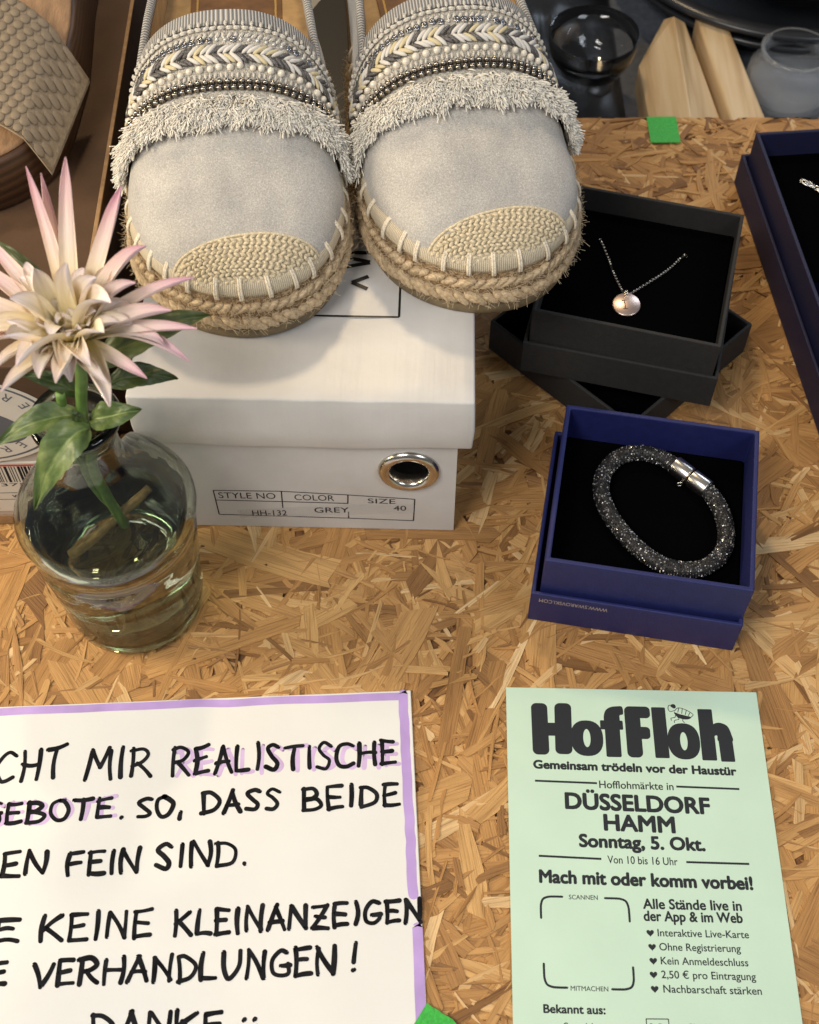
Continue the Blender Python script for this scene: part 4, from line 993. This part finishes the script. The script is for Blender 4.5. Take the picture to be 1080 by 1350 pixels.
    for k in range(760):
        a = R(3) + R(174) * (k + rg.random()) / 760; side = math.cos(a) ** 2; q0 = rg.random(); s0 = .0625 + .0085 * q0 + .003 * side; lean = rg.gauss(0, .5); up = rg.uniform(.45, 1.15); ln0 = rg.uniform(.0050, .0092); tw = rg.uniform(.88, 1.06)
        for q in range(15):
            aa = min(PI - .03, max(.03, a + rg.gauss(0, .011))); p, fr, nr = frame_at(aa, s0 + rg.gauss(0, .0008)); t, f = fr.col[0].xyz, fr.col[1].xyz
            fwd = Vector((0, -1, 0)); fwd = (fwd - nr * fwd.dot(nr)).normalized()
            d1 = (nr * (up + rg.gauss(0, .15)) + fwd * (.30 + .5 * (1 - q0)) + t * (lean + rg.gauss(0, .2))).normalized()
            d2 = (d1 * .7 + fwd * rg.uniform(.0, .9) - nr * rg.uniform(-.1, .4) + t * rg.gauss(0, .4) + Vector((0, 0, -.12))).normalized(); ln = ln0 * rg.uniform(.75, 1.1)
            p0 = p + nr * .0006; sh = tw * rg.uniform(.92, 1.05); c = (min(.94, .90 * sh), .85 * sh, .755 * sh)
            tube(b, bez(p0, p0 + d1 * ln * .5, p0 + d1 * ln * .5 + d2 * ln * .5, 3), lambda t_: .00033 if t_ < .9 else .00024, 3, cap=True, cols=c, ulen=False)
    stuff(b.build('cotton_fringe', M['fringe'], root))
    return root
make_shoe('grey suede espadrille with fringe and bead trim, beside the dahlia', (-.0675, .3470, LTOP + .0002), R(4.0), 3)
make_shoe('grey suede espadrille with fringe and bead trim, on the necklace box side', (.0330, .3605, LTOP + .0002), R(9.0), 7)

# ---------------------------------------------------------------- glass bottle vase with a dahlia
VX, VY = -0.1195, 0.2840
vase = thing('bottle_vase', 'smoky green glass bottle vase half full of water holding a dahlia', 'vase', (VX, VY, 0.0003))
outer = [(0.0, 0.0022), (0.020, 0.0016), (0.0245, 0.0), (0.0275, 0.0008), (0.0292, 0.0035), (0.0298, 0.010), (0.0312, 0.030), (0.0328, 0.048), (0.0334, 0.056), (0.0328, 0.0590), (0.0336, 0.0625), (0.0349, 0.0680), (0.0356, 0.0715), (0.0355, 0.0738), (0.0342, 0.0765), (0.0325, 0.0795), (0.0285, 0.0850), (0.0225, 0.0915), (0.0170, 0.0975), (0.0140, 0.1030), (0.0130, 0.1090), (0.0128, 0.1170), (0.0132, 0.1215), (0.0152, 0.1245), (0.0163, 0.1270), (0.0165, 0.1290), (0.0155, 0.1306)]
inner = [(0.0140, 0.1304), (0.0118, 0.1280), (0.0106, 0.1230), (0.0103, 0.1170), (0.0105, 0.1090), (0.0116, 0.1022), (0.0148, 0.0960), (0.0203, 0.0896), (0.0262, 0.0832), (0.0302, 0.0775), (0.0322, 0.0735), (0.0324, 0.0700), (0.0308, 0.0610), (0.0308, 0.0560), (0.0302, 0.048), (0.0287, 0.030), (0.0274, 0.012), (0.0262, 0.0075), (0.022, 0.0058), (0.0, 0.0062)]
b = lathe(outer + inner, 96); m = b.mesh('glass_body', M['glass'])
bm = bmesh.new(); bm.from_mesh(m); bmesh.ops.remove_doubles(bm, verts=bm.verts, dist=1e-6); bmesh.ops.recalc_face_normals(bm, faces=bm.faces); bm.to_mesh(m); bm.free()
gbo = link('glass_body', m, vase)
nub = sphere_mesh('foot_bead', .00055, M['glass'], 6, 4)
for k in range(64):
    a = 2 * PI * k / 64; link('foot_bead', nub, vase, (.0277 * math.cos(a), .0277 * math.sin(a), .0012))
wp = [(0, .0058), (.0222, .0054), (.0266, .0073), (.0278, .012), (.0291, .030), (.0306, .048), (.0311, .0556), (.0312, .0610), (.0326, .0682), (.0318, .0676), (.0300, .0673), (0, .0672)]
b = lathe(wp, 64); m = b.mesh('water', M['water']); bm = bmesh.new(); bm.from_mesh(m); bmesh.ops.remove_doubles(bm, verts=bm.verts, dist=1e-6); bmesh.ops.recalc_face_normals(bm, faces=bm.faces); bm.to_mesh(m); bm.free()
wob_ = link('vase_water', m, None, (VX, VY, .0003))
tag(wob_, 'clear water filling the lower half of the glass bottle vase', 'water')

FX, FY, FZ = -0.1095, 0.2810, 0.1745
dah = thing('dahlia', 'pale pink cactus dahlia with quilled petals standing in the glass bottle vase', 'flower', (FX, FY, FZ))
rg = random.Random(21)
def lerp3(a, c, t): return tuple(x + (y - x) * t for x, y in zip(a, c))
def petal(tip, width, rise, roll0, roll1, pinkness, twist=0.0, base=None, cream=(.84, .70, .26)):
    tip = Vector(tip); L = tip.length; base = Vector(base) if base is not None else Vector((tip.x, tip.y, 0)).normalized() * .004
    kx, kz = rg.gauss(0, .0025), rg.gauss(0, .002); mid = base.lerp(tip, .48) + Vector((kx, kz, rise + kz)); path = bez(base, mid, tip, 12); P, F = frames(path); nc = 12; b = MB()
    side = (tip - base).cross(Vector((0, 0, 1))); side = side.normalized() if side.length > 1e-4 else Vector((1, 0, 0))
    mid_c = (.88, .74, .62) if pinkness > .5 else (.90, .77, .53); tipc = (.85, .53, .61) if pinkness > .5 else (.88, .76, .74); width *= rg.uniform(.80, 1.08)
    for i in range(13):
        t = i / 12; T = F[i][2]; sd = (side - T * side.dot(T)).normalized(); up = sd.cross(T).normalized(); up = up if up.z > 0 or abs(T.z) > .9 else -up
        tw = twist * t; sd, up = sd * math.cos(tw) + up * math.sin(tw), up * math.cos(tw) - sd * math.sin(tw)
        w = width * (.42 + .58 * math.sin(PI * min(1, .12 + t * .78)) ** .8) * (1 if t < .74 else 1 - .80 * ((t - .74) / .26) ** 2.0); ro = roll0 + (roll1 - roll0) * t ** 1.3
        for c in range(nc + 1):
            q = (2 * c / nc - 1); an = q * ro / 2 * 1.0
            r = w / max(ro, .05); off = sd * (math.sin(an) * r) + up * ((1 - math.cos(an)) * r * 1.0)
            off += up * (.00022 * math.cos(q * 9) * (1 - t)) 
            b.v.append(tuple(P[i] + off)); b.uv[len(b.v) - 1] = (t, c / nc)
            col = lerp3(cream, mid_c, min(1, t * 2.2)) if t < .45 else lerp3(mid_c, tipc, min(1, (t - .45) / .5) ** 1.1 * (pinkness if pinkness > .5 else 1))
            g = 1 + .05 * math.sin(q * 8 + t * 3) + .05 * math.sin(q * 21 + 2 * t) - .05 * abs(noise.noise((t * 9, q * 2, width * 4000))); b.col[len(b.v) - 1] = tuple(min(.95, x * g) for x in col)
    for i in range(12):
        for c in range(nc): k = i * (nc + 1) + c; b.f.append((k, k + 1, k + nc + 2, k + nc + 1))
    return b.build('petal', M['petal'], dah)
def tip3(dx, dy, z):   # sideways and upward extent of a tip, in millimetres, with its height
    return (dx / 1000, (dy / 1000 - z * .556) / .831, z)
PXM = 4.08
for dx, dy, z, w, pk in ((-73, 238, .026, .0085, .9), (-61, 236, .020, .0080, .9), (-19, 250, .028, .0095, .75), (56, 212, .022, .0110, 1.0), (98, 121, .018, .0095, .85), (162, 80, .012, .0090, .95), (92, 66, .018, .0110, .6),
                          (137, 31, .012, .0105, .7), (168, 10, .006, .0095, .85), (127, -14, .004, .0100, .7), (157, -34, -.002, .0090, .85), (103, -56, -.002, .0085, .9), (65, -97, .002, .0115, .4), (-74, -78, .004, .0105, .45), (-90, -55, .006, .0100, .5),
                          (-130, -20, .006, .0110, .7), (-150, 15, .010, .0105, .8), (-165, 60, .012, .0110, .8), (-140, 105, .014, .0110, .8), (-120, 140, .016, .0105, .75)):
    petal(tip3(dx / PXM, dy / PXM, z), w * .92, .007, 2.2, 4.6, pk, rg.gauss(0, .3))
for dx, dy, z, w, pk in ((-60, 40, .022, .011, .4), (-62, -10, .018, .0115, .3), (-48, -48, .012, .0115, .3), (-20, -62, .010, .0115, .3), (18, -66, .008, .012, .3), (45, -48, .012, .0125, .3), (62, -5, .018, .0125, .3), (66, 35, .020, .0120, .35), (45, 70, .022, .0125, .35), (10, 88, .026, .0120, .3), (-32, 80, .026, .0115, .4)):
    petal(tip3(dx / PXM, dy / PXM, z), w * 1.0, .008, 2.2, 3.8, pk, rg.gauss(0, .2))
for k in range(13):
    a = 2 * PI * k / 13 + rg.gauss(0, .12); rr_ = rg.uniform(.008, .0120)
    petal((rr_ * math.cos(a), rr_ * math.sin(a), rg.uniform(.010, .0150)), rg.uniform(.006, .009), .004, 1.2, 2.6, .2, 0, (.0025 * math.cos(a), .0025 * math.sin(a), 0.003), (.74, .62, .16))
for k in range(9):
    a = 2 * PI * k / 9 + .3; petal((.0036 * math.cos(a), .0036 * math.sin(a), rg.uniform(.008, .0105)), .0042, .002, 1.4, 2.4, .1, 0, (.0015 * math.cos(a), .0015 * math.sin(a), .003), (.56, .50, .08))
for k in range(24):
    a = 2 * PI * k / 24 + rg.gauss(0, .2); r_ = rg.uniform(.015, .030)
    petal((r_ * math.cos(a), r_ * math.sin(a), rg.uniform(.006, .016)), rg.uniform(.0075, .0100), .007, 2.2, 3.9, rg.choice((.2, .3, .4)), rg.gauss(0, .35))
b = MB(); tube(b, [(0, 0, .005), (0, 0, 0), (0, 0, -.004)], lambda t: .0045 - .001 * t, 10); b.build('receptacle', M['stem'], dah)
b = MB(); tube(b, catmull([(0, 0, -.002), (-.0015, .0006, -.018), (-.006, .0018, -.040), (-.0095, .0025, -.075), (-.004, .0010, -.115)], 6), lambda t: .0021, 8); b.build('stem', M['stem'], dah)
b = MB(); tube(b, catmull([(-.0115, .0015, -.030), (-.0125, .0018, -.044), (-.0118, .0030, -.085), (-.0060, .006, -.112)], 6), lambda t: .0018, 8); b.build('stem', M['stem'], dah)
b = MB(); tube(b, catmull([(-.024, -.012, -.118), (-.014, -.005, -.112), (-.003, .006, -.108), (.006, .012, -.102)], 5), lambda t: .0027 - .0008 * t, 8); b.build('stem_end', M['twig'], dah)
def leaf(p0, p1, p2, width, fold, nrm=(0, 0, 1), bright=1.0, serr=.12):
    width *= .82; NT_, nc = 40, 20; path = bez(p0, p1, p2, NT_); P, F = frames(path); b = MB(); nn = Vector(nrm)
    for i in range(NT_ + 1):
        t = i / NT_; T = F[i][2]; sd = T.cross(nn).normalized(); up = sd.cross(T).normalized(); w = width * math.sin(PI * min(1, .04 + .96 * t ** .75)) ** .85 * (1 + serr * abs(math.sin(i * .55))) * (1 if t < .985 else .1)
        for c in range(nc + 1):
            q = 2 * c / nc - 1; ph = (t - .20 * abs(q)) * 8.0; vein = max(0, 1 - abs((ph % 1) - .5) / .13) * (1 - abs(q) * .5); rib = max(0, 1 - abs(q) / .12)
            off = sd * (q * w / 2) + up * (fold * abs(q) * w / 2 + .0006 * math.sin(t * 11 + q * 3) - .00045 * max(vein * .8, rib * 1.4) + .0005 * noise.noise((t * 6, q * 3, width * 999)))
            b.v.append(tuple(P[i] + off)); g = bright * (1 + .35 * vein + .8 * rib); b.col[len(b.v) - 1] = (g * (1 + .1 * rib), g, g)
    for i in range(NT_):
        for c in range(nc): k = i * (nc + 1) + c; b.f.append((k, k + 1, k + nc + 2, k + nc + 1))
    return b.build('leaf', M['leaf'], dah)
D = lambda x, y, z: (x - FX, y - FY, z - FZ)
leaf(D(-.1120, .2750, .1345), D(-.1200, .2650, .1440), D(-.1345, .2580, .1085), .0165, .25, (0, -.6, 1), 1.25, .05)
leaf(D(-.1150, .2800, .1345), D(-.1270, .2760, .1440), D(-.1450, .2690, .1310), .0125, .3, (0, -.3, 1), 1.05, .05)
leaf(D(-.1120, .2790, .1340), D(-.1030, .2740, .1430), D(-.0930, .2790, .1400), .0120, .35, (.2, -.5, 1), 1.1, .05)
leaf(D(-.1150, .2850, .1400), D(-.1230, .2860, .1500), D(-.1330, .2840, .1520), .0080, .3, (0, -.4, 1), .6, .05)
leaf(D(-.1060, .2850, .1560), D(-.0880, .2950, .1680), D(-.0680, .3010, .1640), .0150, .2, (0, -.4, 1), .7, .05)
leaf(D(-.1140, .2920, .1600), D(-.1260, .3060, .1800), D(-.1440, .3220, .1800), .0120, .3, (0, -.4, 1), .6, .05)
leaf(D(-.1030, .2820, .1500), D(-.0920, .2840, .1560), D(-.0800, .2860, .1480), .0110, .2, (0, -.4, 1), .7, .05)
leaf(D(-.1140, .2770, .1350), D(-.1135, .2750, .1420), D(-.1150, .2730, .1460), .0060, .3, (0, -1, .5), 1.0, .05)

# ---------------------------------------------------------------- brown carton with the wedge sandal
cb = thing('kraft_shoe_box', 'brown kraft shoe box with oval emblem and barcode sticker, under the wedge sandal', 'shoe box', (-0.1290, 0.3245, 0.0004), R(1.2))
link('box_body', box_mesh(-.175, -.0015, .0012, .262, 0, .100, M['kraft'], .0006), cb)
link('front_print', box_mesh(-.1745, -.0022, 0, .0011, .0070, .0795, M['beige_print'], .0002), cb)
link('lid', box_mesh(-.1765, 0, -.0012, .2635, .080, .1105, M['kraft'], .0008), cb)
link('lit_lid_edge', box_mesh(-.0014, .0004, .001, .2615, .1101, .1112, M['kraft_edge'], .0003), cb)  # paler strip paints the light caught along the lid's edge
link('bottom_edge', box_mesh(-.1748, -.0018, -.0004, .0010, .0002, .0068, M['kraft_edge'], .0002), cb)
oe = MB(); n = 48; oc = (-.0560, .0770); tf = lambda x, z, l: (x, -.00135 - l * .00001 - (.0 if z > .0795 else 0), z)
oe.add([tf(oc[0] + .0425 * math.cos(2 * PI * k / n), oc[1] + .0285 * math.sin(2 * PI * k / n), 1) for k in range(n)], [tuple(range(n))]); em = oe.build('oval_sticker', M['sticker'], cb, False)
def oval_ring(cx, cz, rx, rz, w, lev, mat, name, fill=False, tilt=0.0):
    b = MB(); V = []
    for k in range(n):
        t = 2 * PI * k / n; c, s = math.cos(t), math.sin(t)
        for q in ((1,) if fill else (1, 1 - w)):
            x, z = rx * q * c, rz * q * s; V.append(tf(cx + x * math.cos(tilt) - z * math.sin(tilt), cz + x * math.sin(tilt) + z * math.cos(tilt), lev))
    b.add(V, [tuple(range(n))] if fill else [(2 * k, (2 * k + 2) % (2 * n), (2 * k + 3) % (2 * n), 2 * k + 1) for k in range(n)]); b.build(name, mat, em, False)
oval_ring(*oc, .0405, .0268, .035, 3, M['slate_ink'], 'printed_ring')
oval_ring(oc[0] - .001, oc[1], .0300, .0125, 1, 4, M['slate_ink'], 'printed_eye', True, R(-18)); oval_ring(oc[0] - .003, oc[1] - .001, .0145, .0058, 1, 6, simple('grey_ink', (.30, .30, .30), .5), 'printed_eye', True, R(-18))
for ch, an in (('R', -62), ('E', -76), ('S', -90), ('E', 28), ('R', 44), ('E', -48), ('A', -104)):
    b = MB(); v, f = glyphs(ch); t = R(an); cx, cz = oc[0] + .0345 * math.cos(t), oc[1] + .0215 * math.sin(t); ro = R(an + 90) + PI if an < 0 else R(an - 90) + PI
    b.add([tf(cx + ((p[0] - .3) * math.cos(ro) - (p[1] - .35) * math.sin(ro)) * .0065, cz + ((p[0] - .3) * math.sin(ro) + (p[1] - .35) * math.cos(ro)) * .0065, 8) for p in v], f); b.build('printed_letter', M['slate_ink'], em, False)
bs = link('barcode_sticker', box_mesh(-.0900, -.0180, -.00075, 0, .0112, .0475, M['sticker'], .0), cb)
tb = lambda x, z, l: (x, -.00082 - l * .000004, z)
b = MB(); x = -.0640; rg = random.Random(9); k = 0
while x < -.0280:
    w = rg.choice((.0004, .0004, .0008, .0012)); b.add([tb(x, .0335, 0), tb(x + w, .0335, 0), tb(x + w, .0450, 0), tb(x, .0450, 0)], [(0, 1, 2, 3)]); x += w + rg.choice((.0004, .0006, .0009))
b.build('printed_barcode', M['ink'], bs, False)
b = MB(); b.add([tb(-.064, .0452, 0), tb(-.028, .0452, 0), tb(-.028, .0464, 0), tb(-.064, .0464, 0)], [(0, 1, 2, 3)]); b.build('printed_stripe', M['red_ink'], bs, False)
b = MB(); v, f = glyphs('7   375'); a0 = min(p[0] for p in v); ww = max(p[0] for p in v) - a0
b.add([tb(-.060 + (p[0] - a0) / ww * .022, .0306 + p[1] * .0030, 2) for p in v], f); b.build('printed_text', M['ink'], bs, False)
b = MB()
for k, p in enumerate(([(-.089, .0255), (-.019, .0255)], [(-.089, .0205), (-.019, .0205)], [(-.0560, .0255), (-.0545, .0130)])): ribbon(b, p, .00035, tb, k, caps=False)
v, f = glyphs('w'); b.add([tb(-.0465 + p[0] * .005, .0218 + p[1] * .0045, 6) for p in v], f); b.build('printed_table', M['ink'], bs, False)

sd = thing('wedge_sandal', 'brown wedge sandal with taupe scale-embossed leather strap on the kraft box', 'sandal', (-.1955, .4030, .1114), R(-3))
def so_w(s): return .0455 * max(0, 1 - (1 - min(s, .05) / .05) ** 2.3) ** .5 if s < .05 else interp([(.05, .0455), (.09, .0450), (.14, .038), (.2, .033)], s)
ss_ = [.2 * (i / 50) ** 1.7 for i in range(51)]; ol_ = [(so_w(s), s) for s in ss_[::-1]] + [(-so_w(s), s) for s in ss_[1:]]
def sole(levels, name, mat):
    b = MB(); n = len(ol_)
    for z, ins, lift in levels:
        for x, y in ol_: b.v.append((x * (1 - ins / .045), .1 + (y - .1) * (1 - ins / .1), z + lift * max(0, y - .04)))
    for l in range(len(levels) - 1):
        for i in range(n): j = (i + 1) % n; b.f.append((l * n + i, l * n + j, (l + 1) * n + j, (l + 1) * n + i))
    b.f.append(tuple(range(n))[::-1]); b.f.append(tuple((len(levels) - 1) * n + i for i in range(n)))
    return b.build(name, mat, sd)
sole([(0, .0015, 0), (.001, 0, 0), (.022, .0005, .16), (.024, .0015, .16)], 'wedge_sole', M['stack'])
sole([(.0242, .0022, .16), (.0250, .0020, .16), (.0262, .0030, .16)], 'insole', M['insole'])
def strap_pt(u, v):  # u across (-1..1), v along the foot 0 (toe side) .. 1
    y0 = .024 + .040 * (1 - abs(u) ** 2.2) * .0 + (.012 * (1 - abs(u) ** 1.6)) ; y1 = .083 - .014 * abs(u) ** 3
    yv = (.0135 + .016 * (1 - abs(u) ** 1.5)) * (1 - v) + y1 * v
    arch = (1 - abs(u) ** 2.6); h = .0255 + (.0105 + .0150 * v) * arch + .004 * v
    return Vector((u * (.0465 + .006 * v * (abs(u) ** 3)), yv, h - (.010 * max(0, abs(u) - .8) / .2)))
b = MB(); nu, nv = 40, 16
for layer in (0, -.0016):
    for i in range(nu + 1):
        for j in range(nv + 1):
            p = strap_pt(-1 + 2 * i / nu, j / nv); b.v.append((p.x, p.y, p.z + layer))
mm = (nu + 1) * (nv + 1)
for i in range(nu):
    for j in range(nv):
        k = i * (nv + 1) + j; b.f += [(k, k + nv + 1, k + nv + 2, k + 1), (mm + k, mm + k + 1, mm + k + nv + 2, mm + k + nv + 1)]
for i in range(nu):
    for j in (0, nv): k = i * (nv + 1) + j; b.f.append((k, k + nv + 1, mm + k + nv + 1, mm + k))
st = b.build('strap', M['strap'], sd)
bm = bmesh.new(); bmesh.ops.create_uvsphere(bm, u_segments=8, v_segments=5, radius=1.0); scm = bpy.data.meshes.new('scale'); bm.to_mesh(scm); bm.free(); scm.materials.append(M['strap']); scm.polygons.foreach_set('use_smooth', [True] * len(scm.polygons))
rg = random.Random(6)
for i in range(25):
    for j in range(13):
        u = -.98 + 1.96 * (i + .5 * (j % 2)) / 25; v = .04 + .92 * j / 12
        if u > .995 or u < -.05: continue
        p = strap_pt(u, v); du = (strap_pt(min(1, u + .03), v) - strap_pt(u - .03, v)); dv = strap_pt(u, min(1, v + .04)) - strap_pt(u, max(0, v - .04)); nr = du.cross(dv).normalized(); nr = nr if nr.z > 0 else -nr
        x = du.normalized(); y = nr.cross(x); sx = du.length / .06 * (1.96 / 25) * .47; sy = dv.length / (min(1, v + .04) - max(0, v - .04)) * (.92 / 12) * .50
        o = link('scale', scm, st); o.matrix_local = Matrix.Translation(p + nr * .0001) @ Matrix((x, y, nr)).transposed().to_4x4() @ Matrix.Diagonal((sx, sy * rg.uniform(.9, 1.08), .0009, 1))

# ---------------------------------------------------------------- things behind the board
structure(link('back_table', box_mesh(-.9, .9, .612, 1.7, -.090, -.0600, M['grey_cloth'], .002)))
def batten(name, label, P, thick, parent=None):
    """P: outline of the top face (world), extruded down by thick"""
    c = Vector((sum(p[0] for p in P) / len(P), sum(p[1] for p in P) / len(P), -.0598)); b = MB(); n = len(P)
    b.add([Vector(p) - c for p in P] + [Vector((p[0], p[1], -.0598)) - c for p in P], [tuple(range(n)), tuple(range(2 * n - 1, n - 1, -1))] + [(i, n + i, n + (i + 1) % n, (i + 1) % n) for i in range(n)])
    m = b.mesh(name, M['pine'], False); bevel_mesh(m, .0022, 3); o = link(name, m, None, c); return tag(o, label, 'wood')
b = MB(); zr, zl, zg = -.020, -.040, -.0598
tp = [(.1490, .6480, -.038), (.1482, .7040, -.040), (.1670, .7390, -.030), (.1711, .7310, -.022), (.1698, .6280, -.022), (.1800, .7360, -.030), (.1920, .6430, -.034)]
b.add(tp + [(x, y, zg) for x, y, z in tp], [(0, 1, 4), (1, 3, 4), (1, 2, 3), (4, 3, 5, 6), (0, 7, 8, 1), (1, 8, 9, 2), (2, 9, 10, 3), (3, 10, 12, 5), (5, 12, 13, 6), (6, 13, 11, 4), (4, 11, 7, 0), (7, 11, 10, 9, 8), (11, 13, 12, 10)])
b.v = [(x - .17, y - .69, z + .0598) for x, y, z in b.v]
m = b.mesh('pine_batten', M['pine'], False); bevel_mesh(m, .0007, 2, .5); tag(link('pine_batten', m, None, (.17, .69, -.0598)), 'broad pale pine batten with a slanted cut corner, lying behind the board', 'wood')
batten('pine_batten', 'narrow pale pine batten with a square end, lying behind the board by the glass jar', [(.1960, .6330, -.026), (.1868, .7380, -.026), (.2050, .7420, -.026), (.2175, .6330, -.026)], .03)
# stack of black planters
for k, (x, y, z, r) in enumerate(((.262, .832, -.0598, .118), (.262, .832, -.046, .126), (.264, .834, -.026, .112))):
    b = lathe([(0, .001), (r * .78, 0), (r * .80, .002), (r * .93, .020), (r, .021), (r + .002, .024), (r, .0265), (r * .93, .0262), (r * .78, .006), (0, .005)], 72)
    tag(b.build('black_saucer', M['black_pot'], None, True), ('widest black plastic plant saucer in the middle of the stack' if k == 1 else 'bottom black plastic plant saucer of the stack' if k == 0 else 'topmost black plastic plant saucer of the stack, holding brown leather'), 'saucer', 'stacked black saucers').location = (x, y, z)
b = MB(); pts = []
for i in range(41):
    t = i / 40; pts.append((.20 + .14 * t, .752 + .010 * math.sin(t * 44), -.004))
for h in (0, .045):
    for x, y, z in pts: b.v.append((x - .27, y - .80 + h * .25, z + .004 + h * .7))
b.f = [(i, i + 1, 42 + i, 41 + i) for i in range(40)]
m = b.mesh('pleated_leather', M['brown_leather']); o = link('pleated_leather', m, None, (.285, .815, -.0100)); sm = o.modifiers.new('thickness', 'SOLIDIFY'); sm.thickness = .004
tag(o, 'pleated brown leather piece lying in the topmost black saucer', 'leather')
# crumpled black bag
b = MB(); nu, nv = 56, 40
for i in range(nu + 1):
    for j in range(nv + 1):
        u, v = i / nu, j / nv; x = -.045 + .185 * u; y = .640 + .33 * v; e = (math.sin(PI * u) * math.sin(PI * v)) ** .5
        q = noise.ridged_multi_fractal((x * 16, y * 16, .3), 1.0, 2.0, 3, 1.0, 2.0) if hasattr(noise, 'ridged_multi_fractal') else 0
        b.v.append((x, y, -.0590 + e * (.020 + .018 * q + .025 * v)))
b.f = [(i * (nv + 1) + j, (i + 1) * (nv + 1) + j, (i + 1) * (nv + 1) + j + 1, i * (nv + 1) + j + 1) for i in range(nu) for j in range(nv)]
tag(b.build('bin_bag', M['black_bag'], None), 'crumpled black plastic bag lying behind the board', 'bag')
# glass bowl and tea light jar
gb = lathe([(0, 0), (.012, 0), (.021, .006), (.027, .018), (.0285, .030), (.0275, .0305), (.0255, .018), (.0195, .0085), (.011, .003), (0, .003)], 48)
m = gb.mesh('glass_bowl', M['clear_glass']); tag(link('glass_bowl', m, None, (.1150, .694, -.0598 + .022)), 'small clear glass bowl in front of the black bag', 'bowl')
link('holder', lathe([(0, 0), (.016, 0), (.017, .021), (0, .0215)], 24).mesh('holder', M['black_pot']), bpy.context.scene.objects['glass_bowl'], (0, 0, -.0218))
gj = lathe([(0, 0), (.024, 0), (.0275, .003), (.0285, .014), (.0270, .026), (.0225, .032), (.0215, .036), (.0228, .040), (.0205, .0405), (.0192, .036), (.0200, .031), (.0240, .025), (.0252, .014), (.0240, .006), (0, .005)], 56)
tag(link('glass_jar', gj.mesh('glass_jar', M['jar_glass']), None, (.2445, .694, -.0598)), 'small clear glass jar whitened for reflected sky, beside the pine battens', 'jar')
